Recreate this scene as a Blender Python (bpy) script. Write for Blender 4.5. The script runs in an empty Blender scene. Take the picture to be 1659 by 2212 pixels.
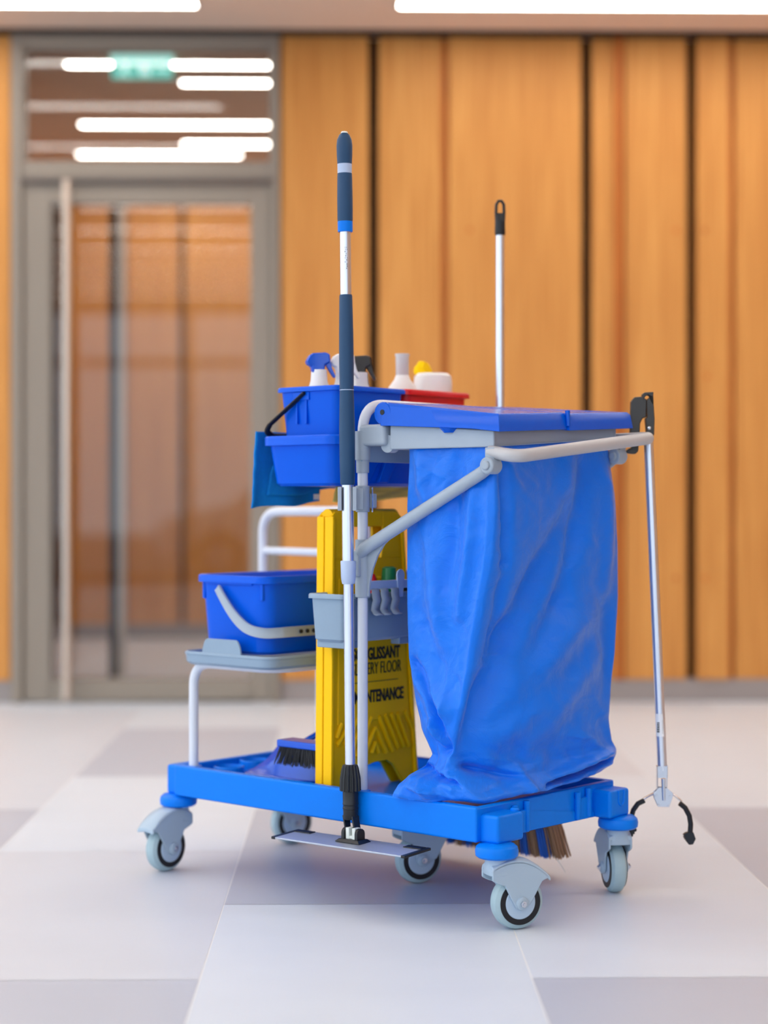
import bpy, bmesh, math, random
from mathutils import Vector, Matrix, noise
random.seed(7)
sc = bpy.context.scene
C = sc.collection
PI = math.pi

# ------------------------------------------------------------------ camera, world, exposure
CAM_H = 0.82
YAW = 0.0163                       # camera looks a degree right of the room's axis
cam_d = bpy.data.cameras.new('camera')
cam = bpy.data.objects.new('camera', cam_d); C.objects.link(cam)
cam.location = (0, 0, CAM_H)
cam.rotation_euler = (PI/2, 0, -YAW)
cam_d.sensor_fit = 'HORIZONTAL'
cam_d.sensor_width = 24.0
cam_d.lens = 3900/1659*24.0
cam_d.shift_y = -21/1659
cam_d.clip_end = 200
cam_d.dof.use_dof = True
cam_d.dof.focus_distance = 3.56
cam_d.dof.aperture_fstop = 1.25
sc.camera = cam

world = bpy.data.worlds.new('world'); sc.world = world
world.use_nodes = True
bg = world.node_tree.nodes['Background']
bg.inputs['Color'].default_value = (0.74, 0.87, 1.0, 1)
bg.inputs['Strength'].default_value = 2.7

sc.view_settings.view_transform = 'Standard'
sc.view_settings.look = 'None'
sc.view_settings.exposure = 0.05
sc.view_settings.gamma = 1.0
sc.view_settings.use_curve_mapping = False
sc.cycles.use_denoising = True
sc.cycles.max_bounces = 8
sc.cycles.glossy_bounces = 4
sc.cycles.transmission_bounces = 8
sc.cycles.transparent_max_bounces = 12
sc.cycles.caustics_reflective = False
sc.cycles.caustics_refractive = False
sc.cycles.sample_clamp_indirect = 6.0

STRIP_POWER = 18.0                 # emission of the ceiling light strips
STRIP_COL = (1.0, 0.95, 0.88)

# ------------------------------------------------------------------ materials
def lin(r, g, b):
    f = lambda c: (c/255/12.92) if c/255 <= 0.04045 else ((c/255+0.055)/1.055)**2.4
    return (f(r), f(g), f(b), 1)

def mat(name, col, rough=0.45, metal=0.0, spec=0.5, bump=0.0, bscale=200, var=0.0, vscale=8,
        trans=0.0, coat=0.0, sss=0.0, emit=None, estr=0.0, ior=1.45, stretch=None, rvar=0.0):
    m = bpy.data.materials.new(name); m.use_nodes = True
    nt = m.node_tree; b = nt.nodes['Principled BSDF']
    b.inputs['Base Color'].default_value = col
    b.inputs['Roughness'].default_value = rough
    b.inputs['Metallic'].default_value = metal
    b.inputs['Specular IOR Level'].default_value = spec
    b.inputs['IOR'].default_value = ior
    b.inputs['Transmission Weight'].default_value = trans
    b.inputs['Coat Weight'].default_value = coat
    b.inputs['Coat Roughness'].default_value = 0.15
    if sss:
        b.inputs['Subsurface Weight'].default_value = sss
        b.inputs['Subsurface Scale'].default_value = 0.01
    if emit:
        b.inputs['Emission Color'].default_value = emit
        b.inputs['Emission Strength'].default_value = estr
    tc = nt.nodes.new('ShaderNodeTexCoord')
    mp = nt.nodes.new('ShaderNodeMapping')
    nt.links.new(tc.outputs['Object'], mp.inputs['Vector'])
    if stretch: mp.inputs['Scale'].default_value = stretch
    if var:
        n = nt.nodes.new('ShaderNodeTexNoise'); n.inputs['Scale'].default_value = vscale
        n.inputs['Detail'].default_value = 5
        nt.links.new(mp.outputs[0], n.inputs['Vector'])
        mx = nt.nodes.new('ShaderNodeMix'); mx.data_type = 'RGBA'
        mx.inputs['A'].default_value = tuple(c*(1-var) for c in col[:3])+(1,)
        mx.inputs['B'].default_value = tuple(min(1, c*(1+var)) for c in col[:3])+(1,)
        nt.links.new(n.outputs['Fac'], mx.inputs['Factor'])
        nt.links.new(mx.outputs['Result'], b.inputs['Base Color'])
        if rvar:
            mr = nt.nodes.new('ShaderNodeMapRange')
            mr.inputs['To Min'].default_value = rough-rvar; mr.inputs['To Max'].default_value = rough+rvar
            nt.links.new(n.outputs['Fac'], mr.inputs['Value'])
            nt.links.new(mr.outputs[0], b.inputs['Roughness'])
    if bump:
        n2 = nt.nodes.new('ShaderNodeTexNoise'); n2.inputs['Scale'].default_value = bscale
        n2.inputs['Detail'].default_value = 3
        nt.links.new(mp.outputs[0], n2.inputs['Vector'])
        bp = nt.nodes.new('ShaderNodeBump'); bp.inputs['Strength'].default_value = bump
        bp.inputs['Distance'].default_value = 0.002
        nt.links.new(n2.outputs['Fac'], bp.inputs['Height'])
        nt.links.new(bp.outputs[0], b.inputs['Normal'])
    return m

M = {}
M['blue'] = mat('blue_plastic', lin(0, 120, 232), 0.36, spec=0.2, var=0.03, vscale=30, bump=0.03, bscale=400)
M['blue_lid'] = mat('blue_lid_plastic', lin(0, 88, 210), 0.22, spec=0.28, var=0.02, vscale=20)
M['blue_bucket'] = mat('blue_bucket_plastic', lin(0, 88, 218), 0.29, spec=0.2, var=0.02, vscale=20)
M['blue_pan'] = mat('blue_dustpan_plastic', lin(0, 82, 206), 0.2, spec=0.6, var=0.02, vscale=20)
M['cloth_blue'] = mat('blue_microfibre', lin(20, 125, 205), 0.9, spec=0.1, var=0.12, vscale=90, bump=0.6, bscale=500)
M['cloth_yellow'] = mat('yellow_cloth', lin(242, 222, 118), 0.9, spec=0.1, var=0.08, vscale=60, bump=0.4, bscale=500)
M['grey'] = mat('grey_plastic', lin(158, 171, 186), 0.38, spec=0.4, var=0.03, vscale=30, bump=0.04, bscale=300)
M['grey2'] = mat('blue_grey_plastic', lin(136, 158, 180), 0.42, spec=0.4, var=0.03, vscale=30, bump=0.04, bscale=300)
M['grey_handle'] = mat('warm_grey_plastic', lin(184, 184, 188), 0.33, spec=0.5, var=0.03, vscale=40)
M['fork'] = mat('caster_grey_plastic', lin(164, 184, 202), 0.4, spec=0.4, var=0.02, vscale=30)
M['tyre'] = mat('grey_rubber', lin(160, 184, 194), 0.5, spec=0.35, var=0.06, vscale=60, bump=0.05, bscale=200)
M['tyre_dark'] = mat('dark_rubber', lin(26, 28, 34), 0.45, spec=0.4, var=0.2, vscale=60)
M['hub'] = mat('hub_plastic', lin(172, 194, 216), 0.3, spec=0.5, var=0.02, vscale=30)
M['white_tube'] = mat('white_powder_coat', lin(212, 218, 230), 0.3, spec=0.5, var=0.02, vscale=30)
M['alu'] = mat('brushed_aluminium', lin(214, 219, 230), 0.30, metal=0.85, var=0.05, vscale=20, stretch=(8, 8, 0.5), rvar=0.05)
M['alu_flat'] = mat('anodised_aluminium', lin(176, 184, 200), 0.42, metal=0.55, var=0.05, vscale=30)
M['chrome'] = mat('zinc_plated_steel', lin(210, 218, 230), 0.18, metal=1.0, var=0.04, vscale=40)
M['navy'] = mat('navy_rubber_grip', lin(30, 68, 104), 0.48, spec=0.4, var=0.05, vscale=60, bump=0.06, bscale=500)
M['black'] = mat('black_plastic', lin(26, 29, 34), 0.4, spec=0.45, var=0.06, vscale=40, bump=0.04, bscale=300)
M['black_warm'] = mat('black_plastic_handle', lin(52, 50, 48), 0.36, spec=0.5, var=0.05, vscale=40)
M['rubber_tip'] = mat('black_rubber_tip', lin(26, 31, 40), 0.45, spec=0.4, var=0.1, vscale=60)
M['yellow'] = mat('yellow_plastic', lin(255, 197, 0), 0.40, spec=0.22, var=0.03, vscale=20, bump=0.04, bscale=300)
M['ink'] = mat('black_print', lin(22, 22, 20), 0.6, var=0.05)
M['red'] = mat('red_plastic', lin(222, 20, 36), 0.3, spec=0.5, var=0.02)
M['white_pl'] = mat('white_plastic', lin(236, 236, 236), 0.35, spec=0.4, var=0.02, sss=0.1)
M['pale'] = mat('pale_plastic', lin(222, 230, 226), 0.4, var=0.02)
M['clear_pl'] = mat('translucent_plastic', lin(240, 240, 240), 0.25, trans=0.25, var=0.02)
M['green'] = mat('green_plastic', lin(34, 130, 76), 0.35, var=0.03)
M['sponge'] = mat('yellow_sponge', lin(255, 205, 20), 0.9, spec=0.1, var=0.1, vscale=80, bump=0.8, bscale=150)
M['bristle_black'] = mat('black_bristles', lin(38, 40, 46), 0.5, var=0.3, vscale=60, stretch=(6, 6, 0.3))
M['bristle_brown'] = mat('brown_bristles', lin(168, 124, 88), 0.6, var=0.2, vscale=200)
M['bristle_blue'] = mat('blue_bristles', lin(0, 100, 200), 0.5, var=0.15, vscale=200)
M['lilac'] = mat('pale_blue_plastic', lin(172, 190, 220), 0.35, var=0.02)
M['label_white'] = mat('white_label', lin(236, 240, 246), 0.4, var=0.02)

def bag_material():
    m = mat('blue_bag_film', lin(0, 113, 230), 0.30, spec=0.3, var=0.04, vscale=6)
    nt = m.node_tree; b = nt.nodes['Principled BSDF']
    b.inputs['Sheen Weight'].default_value = 0.15
    tc = nt.nodes.new('ShaderNodeTexCoord')
    n = nt.nodes.new('ShaderNodeTexNoise'); n.inputs['Scale'].default_value = 14
    n.inputs['Detail'].default_value = 7; n.inputs['Roughness'].default_value = 0.62
    n.inputs['Distortion'].default_value = 1.2
    nt.links.new(tc.outputs['Object'], n.inputs['Vector'])
    v = nt.nodes.new('ShaderNodeTexVoronoi'); v.feature = 'DISTANCE_TO_EDGE'
    v.inputs['Scale'].default_value = 9
    nt.links.new(tc.outputs['Object'], v.inputs['Vector'])
    cl = nt.nodes.new('ShaderNodeMath'); cl.operation = 'MINIMUM'; cl.inputs[1].default_value = 0.12
    nt.links.new(v.outputs['Distance'], cl.inputs[0])
    ad = nt.nodes.new('ShaderNodeMath'); ad.operation = 'MULTIPLY_ADD'; ad.inputs[1].default_value = 0.6
    nt.links.new(cl.outputs[0], ad.inputs[0]); nt.links.new(n.outputs['Fac'], ad.inputs[2])
    bp = nt.nodes.new('ShaderNodeBump'); bp.inputs['Strength'].default_value = 0.35
    bp.inputs['Distance'].default_value = 0.012
    nt.links.new(ad.outputs[0], bp.inputs['Height'])
    nt.links.new(bp.outputs[0], b.inputs['Normal'])
    return m
M['bag'] = bag_material()

def wood(name, c1, c2, c3):
    m = bpy.data.materials.new(name); m.use_nodes = True
    nt = m.node_tree; b = nt.nodes['Principled BSDF']
    tc = nt.nodes.new('ShaderNodeTexCoord')
    mp = nt.nodes.new('ShaderNodeMapping'); mp.inputs['Scale'].default_value = (1, 1, 0.02)
    nt.links.new(tc.outputs['Object'], mp.inputs['Vector'])
    n = nt.nodes.new('ShaderNodeTexNoise'); n.inputs['Scale'].default_value = 110; n.inputs['Detail'].default_value = 4
    nt.links.new(mp.outputs[0], n.inputs['Vector'])
    n3 = nt.nodes.new('ShaderNodeTexNoise'); n3.inputs['Scale'].default_value = 7; n3.inputs['Detail'].default_value = 2
    nt.links.new(mp.outputs[0], n3.inputs['Vector'])
    ad = nt.nodes.new('ShaderNodeMath'); ad.operation = 'MULTIPLY_ADD'; ad.inputs[1].default_value = 0.3
    nt.links.new(n3.outputs['Fac'], ad.inputs[0])
    m2 = nt.nodes.new('ShaderNodeMath'); m2.operation = 'MULTIPLY'; m2.inputs[1].default_value = 0.72
    nt.links.new(n.outputs['Fac'], m2.inputs[0]); nt.links.new(m2.outputs[0], ad.inputs[2])
    cr = nt.nodes.new('ShaderNodeValToRGB')
    cr.color_ramp.elements[0].position = 0.38; cr.color_ramp.elements[0].color = c1
    cr.color_ramp.elements[1].position = 0.68; cr.color_ramp.elements[1].color = c3
    e = cr.color_ramp.elements.new(0.53); e.color = c2
    nt.links.new(ad.outputs[0], cr.inputs[0])
    nt.links.new(cr.outputs[0], b.inputs['Base Color'])
    b.inputs['Roughness'].default_value = 0.5
    b.inputs['Specular IOR Level'].default_value = 0.3
    return m
M['wood'] = wood('oak_panel', lin(190, 126, 60), lin(206, 143, 72), lin(220, 160, 86))
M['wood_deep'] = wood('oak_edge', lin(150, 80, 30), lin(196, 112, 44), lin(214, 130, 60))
M['gap'] = mat('dark_gap', lin(48, 30, 22), 0.8, var=0.1)
M['frame'] = mat('grey_painted_metal', lin(144, 135, 124), 0.42, spec=0.4, var=0.03, vscale=4)
M['frame_dark'] = mat('grey_painted_metal_dark', lin(104, 96, 92), 0.5, var=0.03)
M['handle_metal'] = mat('satin_steel', lin(205, 190, 176), 0.35, metal=0.8, var=0.05)
M['ceil'] = mat('ceiling_plaster', lin(236, 212, 192), 0.8, var=0.02, vscale=3)
M['plaster'] = mat('painted_wall', lin(212, 208, 204), 0.8, var=0.02, vscale=3)
M['base'] = mat('grey_baseboard', lin(150, 142, 140), 0.5, var=0.05, vscale=4)
M['strip'] = mat('light_diffuser', (0.9, 0.9, 0.9, 1), 0.5, emit=STRIP_COL+(1,), estr=STRIP_POWER, var=0.01)
M['strip_frame'] = mat('light_housing', lin(180, 172, 165), 0.5, var=0.02)
M['asphalt'] = mat('asphalt', lin(120, 122, 126), 0.9, var=0.2, vscale=30)
M['car'] = mat('white_car_paint', lin(236, 238, 242), 0.2, coat=0.6, var=0.01)
M['car_glass'] = mat('dark_car_glass', lin(28, 34, 42), 0.08, var=0.05)
M['sign_teal'] = mat('exit_sign_face', lin(30, 150, 120), 0.4, emit=(0.14, 0.56, 0.50, 1), estr=0.9, var=0.02)
M['sign_pale'] = mat('exit_sign_housing', lin(190, 235, 228), 0.4, emit=(0.42, 0.86, 0.80, 1), estr=0.8, var=0.02)
M['sign_white'] = mat('exit_sign_pictogram', lin(240, 255, 250), 0.4, emit=(0.55, 0.95, 0.88, 1), estr=0.8, var=0.02)

def tile_mat(name, col):
    m = mat(name, col, 0.42, spec=0.45, var=0.045, vscale=3.2, stretch=(1, 2.2, 1), rvar=0.06)
    nt = m.node_tree; b = nt.nodes['Principled BSDF']
    tc = nt.nodes.new('ShaderNodeTexCoord')
    n = nt.nodes.new('ShaderNodeTexNoise'); n.inputs['Scale'].default_value = 160; n.inputs['Detail'].default_value = 4
    nt.links.new(tc.outputs['Object'], n.inputs['Vector'])
    bp = nt.nodes.new('ShaderNodeBump'); bp.inputs['Strength'].default_value = 0.12; bp.inputs['Distance'].default_value = 0.001
    nt.links.new(n.outputs['Fac'], bp.inputs['Height']); nt.links.new(bp.outputs[0], b.inputs['Normal'])
    return m
M['tile_light'] = tile_mat('floor_tile_light', lin(207, 217, 230))
M['tile_mid'] = tile_mat('floor_tile_mid', lin(200, 207, 219))
M['tile_dark'] = tile_mat('floor_tile_dark', lin(181, 188, 203))
M['grout'] = mat('floor_joint', lin(236, 238, 240), 0.7, var=0.03)

def glass_mat():
    m = bpy.data.materials.new('door_glass'); m.use_nodes = True
    nt = m.node_tree; nt.nodes.remove(nt.nodes['Principled BSDF'])
    out = nt.nodes['Material Output']
    t = nt.nodes.new('ShaderNodeBsdfTransparent'); t.inputs[0].default_value = (0.97, 0.965, 0.96, 1)
    g = nt.nodes.new('ShaderNodeBsdfGlossy'); g.inputs['Roughness'].default_value = 0.01
    fr = nt.nodes.new('ShaderNodeFresnel'); fr.inputs['IOR'].default_value = 1.42
    mx = nt.nodes.new('ShaderNodeMixShader')
    nt.links.new(fr.outputs[0], mx.inputs[0]); nt.links.new(t.outputs[0], mx.inputs[1]); nt.links.new(g.outputs[0], mx.inputs[2])
    nt.links.new(mx.outputs[0], out.inputs['Surface'])
    return m
M['glass'] = glass_mat()

# ------------------------------------------------------------------ mesh helpers
class MB:
    def __init__(s): s.bm = bmesh.new(); s.mi = 0
    def _f(s, vs):
        try:
            f = s.bm.faces.new(vs); f.material_index = s.mi; return f
        except ValueError: return None
    def hexa(s, p):                       # 8 points: bottom 4 ccw, top 4 ccw
        v = [s.bm.verts.new(q) for q in p]
        for a in ((3,2,1,0),(4,5,6,7),(0,1,5,4),(1,2,6,5),(2,3,7,6),(3,0,4,7)): s._f([v[i] for i in a])
        return s
    def box(s, x0, x1, y0, y1, z0, z1):
        return s.hexa([(x0,y0,z0),(x1,y0,z0),(x1,y1,z0),(x0,y1,z0),(x0,y0,z1),(x1,y0,z1),(x1,y1,z1),(x0,y1,z1)])
    def prism(s, pts, off):               # closed planar polygon extruded by a vector
        off = Vector(off)
        a = [s.bm.verts.new(p) for p in pts]; b = [s.bm.verts.new(Vector(p)+off) for p in pts]
        n = len(pts)
        s._f(a[::-1]); s._f(b)
        for i in range(n): s._f([a[i], a[(i+1)%n], b[(i+1)%n], b[i]])
        return s
    def loft(s, rings, cap0=True, cap1=True, closed=True):
        R = [[s.bm.verts.new(p) for p in r] for r in rings]
        n = len(R[0])
        for i in range(len(R)-1):
            for j in range(n if closed else n-1):
                k = (j+1) % n
                s._f([R[i][j], R[i][k], R[i+1][k], R[i+1][j]])
        if cap0: s._f(R[0][::-1])
        if cap1: s._f(R[-1])
        return s
    def tube(s, pts, r, n=14, cap=True, flat=1.0):
        pts = [Vector(p) for p in pts]
        rs = r if isinstance(r, (list, tuple)) else [r]*len(pts)
        rings = []
        t0 = (pts[1]-pts[0]).normalized()
        up = Vector((0,0,1)) if abs(t0.z) < 0.9 else Vector((1,0,0))
        x = t0.cross(up).normalized()
        for i, p in enumerate(pts):
            if i == 0: t = pts[1]-pts[0]
            elif i == len(pts)-1: t = pts[-1]-pts[-2]
            else: t = (pts[i+1]-p).normalized()+(p-pts[i-1]).normalized()
            if t.length < 1e-9: t = t0
            t.normalize()
            x = (x - t*x.dot(t)).normalized(); y = t.cross(x)
            rings.append([p + (x*math.cos(a)+y*math.sin(a)*flat)*rs[i] for a in [2*PI*k/n for k in range(n)]])
        return s.loft(rings, cap, cap)
    def lathe(s, c, axis, prof, n=28):    # prof: (distance along axis, radius)
        c = Vector(c); a = Vector(axis).normalized()
        x = a.orthogonal().normalized(); y = a.cross(x)
        rings = [[c+a*d+(x*math.cos(t)+y*math.sin(t))*max(r, 1e-4) for t in [2*PI*k/n for k in range(n)]] for d, r in prof]
        return s.loft(rings)
    def sheet(s, grid):
        R = [[s.bm.verts.new(p) for p in r] for r in grid]
        for i in range(len(R)-1):
            for j in range(len(R[0])-1): s._f([R[i][j], R[i][j+1], R[i+1][j+1], R[i+1][j]])
        return s

def arc_path(pts, rad, n=7):
    """polyline with rounded corners"""
    P = [Vector(p) for p in pts]; out = [P[0]]
    for i in range(1, len(P)-1):
        a, b, c = P[i-1], P[i], P[i+1]
        d1 = (a-b).normalized(); d2 = (c-b).normalized()
        r = min(rad if not isinstance(rad, (list, tuple)) else rad[i-1], (a-b).length*0.49, (c-b).length*0.49)
        p0, p1 = b+d1*r, b+d2*r
        for k in range(n+1):
            t = k/n
            out.append(p0*(1-t)**2 + b*2*t*(1-t) + p1*t*t)
    out.append(P[-1]); return out

# trolley space: x across, y along (towards the far end), z up; the origin is on the floor under the nearest caster
TH = math.radians(48.8) - YAW
def rotY(x, y, a): return (x*math.cos(a)-y*math.sin(a), x*math.sin(a)+y*math.cos(a))
N0 = rotY(0.216, 3.459, -YAW)
T = Matrix.Translation((N0[0], N0[1], 0)) @ Matrix.Rotation(TH, 4, 'Z')

def finish(o, bevel=0.0, seg=2, ang=35, solid=0.0, sub=0):
    me = o.data
    for p in me.polygons: p.use_smooth = True
    me.set_sharp_from_angle(angle=math.radians(ang))
    if solid:
        md = o.modifiers.new('solid', 'SOLIDIFY'); md.thickness = solid; md.offset = 0
    if bevel:
        md = o.modifiers.new('bevel', 'BEVEL'); md.width = bevel; md.segments = seg
        md.limit_method = 'ANGLE'; md.angle_limit = math.radians(ang); md.harden_normals = True
    if sub:
        md = o.modifiers.new('sub', 'SUBSURF'); md.levels = sub; md.render_levels = sub

def islands(mb):
    bm = mb.bm; bmesh.ops.remove_doubles(bm, verts=bm.verts, dist=1e-5)
    seen = set(); out = []
    for v0 in list(bm.verts):
        if v0 in seen: continue
        st = [v0]; comp = []; seen.add(v0)
        while st:
            v = st.pop(); comp.append(v)
            for e in v.link_edges:
                w = e.other_vert(v)
                if w not in seen: seen.add(w); st.append(w)
        new = MB(); mp = {v: new.bm.verts.new(v.co) for v in comp}
        fs = []
        for v in comp:
            for f in v.link_faces:
                if f not in fs: fs.append(f)
        for f in fs:
            nf = new.bm.faces.new([mp[v] for v in f.verts]); nf.material_index = f.material_index
        out.append(new)
    bm.free(); return out
def objs(name, mb, m, **kw):
    return [obj(name, x, m, **kw) for x in islands(mb)]

def obj(name, mb, m, parent=None, org=None, local=True, **kw):
    """org: point of the thing's base, in the same space as the mesh coordinates (trolley space when local)"""
    me = bpy.data.meshes.new(name)
    bmesh.ops.remove_doubles(mb.bm, verts=mb.bm.verts, dist=1e-5)
    bmesh.ops.recalc_face_normals(mb.bm, faces=mb.bm.faces)
    if parent is not None: org = Vector(parent['_org'])
    org = Vector(org) if org is not None else Vector((0,0,0))
    bmesh.ops.translate(mb.bm, verts=mb.bm.verts, vec=-org)
    mb.bm.to_mesh(me); mb.bm.free()
    for x in (m if isinstance(m, list) else [m]): me.materials.append(x)
    o = bpy.data.objects.new(name, me); C.objects.link(o)
    if parent is not None: o.parent = parent
    else: o.matrix_world = (T if local else Matrix()) @ Matrix.Translation(org)
    o['_org'] = list(org)
    finish(o, **kw)
    return o

def tag(o, label=None, cat=None, group=None, kind=None):
    if label: o['label'] = label
    if cat: o['category'] = cat
    if group: o['group'] = group
    if kind: o['kind'] = kind
    return o

def thing(name, label, cat, org=(0,0,0), group=None, local=True, kind=None):
    o = bpy.data.objects.new(name, None); C.objects.link(o)
    o.empty_display_size = 0.05
    o.matrix_world = (T if local else Matrix()) @ Matrix.Translation(Vector(org))
    o['_org'] = list(org)
    return tag(o, label, cat, group, kind)

def sub(o):  # let an object act as a parent in the same coordinates
    return o

# ------------------------------------------------------------------ the room
W = 7.40
K = W/3900
def RX(px): return (px-766)*K
def RZ(py): return CAM_H+(1085-py)*K
CEIL = RZ(72)
XL, XR, YB, YF = -5.2, 4.6, -3.4, 11.0

def struct(name, mb, m, parent=None, **kw):
    o = obj(name, mb, m, parent=parent, local=False, **kw)
    if parent is None: o['kind'] = 'structure'
    return o

# floor: staggered rectangular tiles in three greys
def build_floor():
    mb = MB(); g = 0.0012
    xs = [-0.266+0.5715*k for k in range(-10, 10)]
    L = 1.15
    def tone(ci, y):                       # ci: 0 = tile column between the two joints under the trolley
        if ci == 0: return 0 if y < 3.6 else (2 if y < 4.8 else (0 if y < 6 else 1))
        if ci == -1: return 2 if y < 3.0 else (1 if y < 4.2 else (0 if y < 5.3 else (2 if y < 6.5 else 0)))
        if ci == 1: return 2 if y < 3.0 else (0 if y < 4.2 else (0 if y < 5.3 else (1 if y < 6.5 else 0)))
        if ci == 2: return 2 if y < 4.8 else (0 if y < 6 else 1)
        if ci == -2: return 0 if y < 3.6 else (2 if y < 4.8 else (1 if y < 6 else 0))
        return random.choice((0, 1, 0, 2))
    for i in range(len(xs)-1):
        ci = round((xs[i]+0.266)/0.5715)
        y = (3.684 if ci % 2 == 0 else 3.107) - 7*L
        while y < YF:
            y0, y1 = max(y, YB), min(y+L, YF)
            if y1 > y0:
                x0, x1 = xs[i], xs[i+1]
                mb.mi = tone(ci, (y+y+L)/2-L/2)
                v = [mb.bm.verts.new(p) for p in ((x0+g,y0+g,0),(x1-g,y0+g,0),(x1-g,y1-g,0),(x0+g,y1-g,0))]
                mb._f(v)
            y += L
    mb.mi = 3
    mb.box(xs[0], xs[-1], YB, YF, -0.1, -0.0006)
    return struct('floor', mb, [M['tile_light'], M['tile_mid'], M['tile_dark'], M['grout']], org=(0, 3, 0))
build_floor()
struct('ceiling', MB().box(XL-0.3, XR+0.3, YB-0.2, W+0.25, CEIL, CEIL+0.15), M['ceil'], org=(0, 3, CEIL))
struct('trim_1', MB().box(XL, XR, W-0.06, W+0.02, CEIL-0.012, CEIL+0.01), M['gap'], org=(0, W, CEIL))

# back wall: dark backing, oak panels set slightly in front of it
DX0, DX1 = RX(28), RX(604)          # door assembly
wb = MB()
wb.box(DX1, XR, W+0.10, W+0.2, 0, CEIL); wb.box(XL, DX0, W+0.10, W+0.2, 0, CEIL)
wall_back = struct('wall_back', wb, M['gap'], org=(0, W+0.1, 0))
panels = [(-1500,-610,0),(-590,-60,0),(-58,25,0),  # left of the door
          (607,796,0.0),(818,953,0.012),(953,968,0.03),(969,1257,0.0),(1281,1330,0.014),(1330,1347,-0.006),(1351,1486,0.006),
          (1508,1577,0.0),(1577,1590,0.03),(1592,1800,0.02),(1815,2100,0),(2120,2500,0.01),(2520,2800,0)]
PZ0 = RZ(1469)
for a, b, dy in panels:
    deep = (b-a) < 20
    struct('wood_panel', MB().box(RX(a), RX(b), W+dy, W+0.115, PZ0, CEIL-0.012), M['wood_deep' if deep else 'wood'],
           parent=wall_back, bevel=0.003)
for px, py in ((1015,496),(1462,496),(1525,496),(1462,1250),(1525,1250),(1530,812)):
    yy = {1015:0, 1462:0.006, 1525:0, 1530:0}[px]
    struct('screw_cap', MB().lathe((RX(px), W+yy, RZ(py)), (0,-1,0), [(-.002,.0105),(0.0015,.0105),(0.003,.006)], 16), M['wood_deep'], parent=wall_back)
bb = MB().box(DX1, XR, W+0.01, W+0.12, 0, PZ0); 
struct('baseboard_back', bb, M['base'], org=(2, W, 0), bevel=0.003)
struct('baseboard_left', MB().box(XL, DX0, W+0.01, W+0.12, 0, PZ0), M['base'], org=(-3, W, 0), bevel=0.003)
struct('wall_right', MB().box(XR, XR+0.15, YB, W+0.1, 0, CEIL), M['wood'], org=(XR, 3, 0))
# glazed fronts: posts only, on the left and behind the camera
fm = MB()
for y in (-3.4, -1.2, 1.0, 3.2, 5.4, 7.3): fm.box(XL-0.06, XL+0.02, y, y+0.08, 0, CEIL)
fm.box(XL-0.06, XL+0.02, YB, W, 0, 0.08)
struct('wall_left', fm, M['frame_dark'], org=(XL, 2, 0))
fm = MB()
for x in (-5.2, -3.3, -1.72, 0.1, 2.0, 3.9): fm.box(x, x+0.08, YB-0.06, YB+0.02, 0, CEIL)
fm.box(XL, XR, YB-0.06, YB+0.02, 0, 0.08); fm.box(XL, XR, YB-0.06, YB+0.02, 2.2, 2.26)
struct('wall_front', fm, M['frame_dark'], org=(0, YB, 0))
struct('ground', MB().box(-40, 40, -40, 40, -0.3, -0.15), M['asphalt'], org=(0, 0, -0.15))

# door assembly
def framebox(mb, x0, x1, z0, z1, w, y0, y1, wb_=None, wt=None):
    wb_ = w if wb_ is None else wb_; wt = w if wt is None else wt
    mb.box(x0, x0+w, y0, y1, z0, z1); mb.box(x1-w, x1, y0, y1, z0, z1)
    mb.box(x0+w, x1-w, y0, y1, z0, z0+wb_); mb.box(x0+w, x1-w, y0, y1, z1-wt, z1)
fr = MB()
fr.box(DX0, RX(50), W-0.02, W+0.12, 0, CEIL); fr.box(RX(588), DX1, W-0.02, W+0.12, 0, CEIL)
fr.box(RX(50), RX(588), W-0.02, W+0.12, RZ(104), CEIL-0.012)
fr.box(RX(50), RX(588), W-0.01, W+0.12, RZ(386), RZ(356))
win = struct('window_1', fr, M['frame'], org=((DX0+DX1)/2, W, 0), bevel=0.004)
struct('trim_2', MB().box(RX(46), RX(592), W-0.024, W+0.01, RZ(396), RZ(386.5)), M['frame_dark'], org=(0,W,RZ(390)))
tf = MB(); framebox(tf, RX(50), RX(588), RZ(356), RZ(104), 0.012, W+0.0, W+0.06)
struct('window_frame', tf, M['frame'], parent=win)
struct('window_pane', MB().box(RX(50)+.01, RX(588)-.01, W+0.03, W+0.036, RZ(356)+.01, RZ(104)-.01), M['glass'], parent=win)
dl = MB()
X0, X1, ZT, ZB = RX(52), RX(587), RZ(398), 0.008
dl.box(X0, RX(112), W+0.0, W+0.06, ZB, ZT); dl.box(RX(542), X1, W+0.0, W+0.06, ZB, ZT)
dl.box(RX(112), RX(542), W+0.0, W+0.06, RZ(440), ZT); dl.box(RX(112), RX(542), W+0.0, W+0.06, ZB, RZ(1466))
door = struct('door_1', dl, M['frame'], org=((X0+X1)/2, W, 0), bevel=0.004)
struct('door_pane', MB().box(RX(112)-.005, RX(542)+.005, W+0.03, W+0.038, RZ(1466)-.005, RZ(440)+.005), M['glass'], parent=door)
hx, hy = -1.165, W-0.075
dh = struct('door_handle', MB().tube([(hx,hy,0.02),(hx,hy,RZ(398)-.0)], 0.0175, 20), M['handle_metal'], parent=door)
st = MB()
for z in (0.25, 1.1, 1.95): st.tube([(hx,hy,z),(hx,W+0.01,z)], 0.008, 12)
struct('handle_bracket', st, M['handle_metal'], parent=door)

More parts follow.
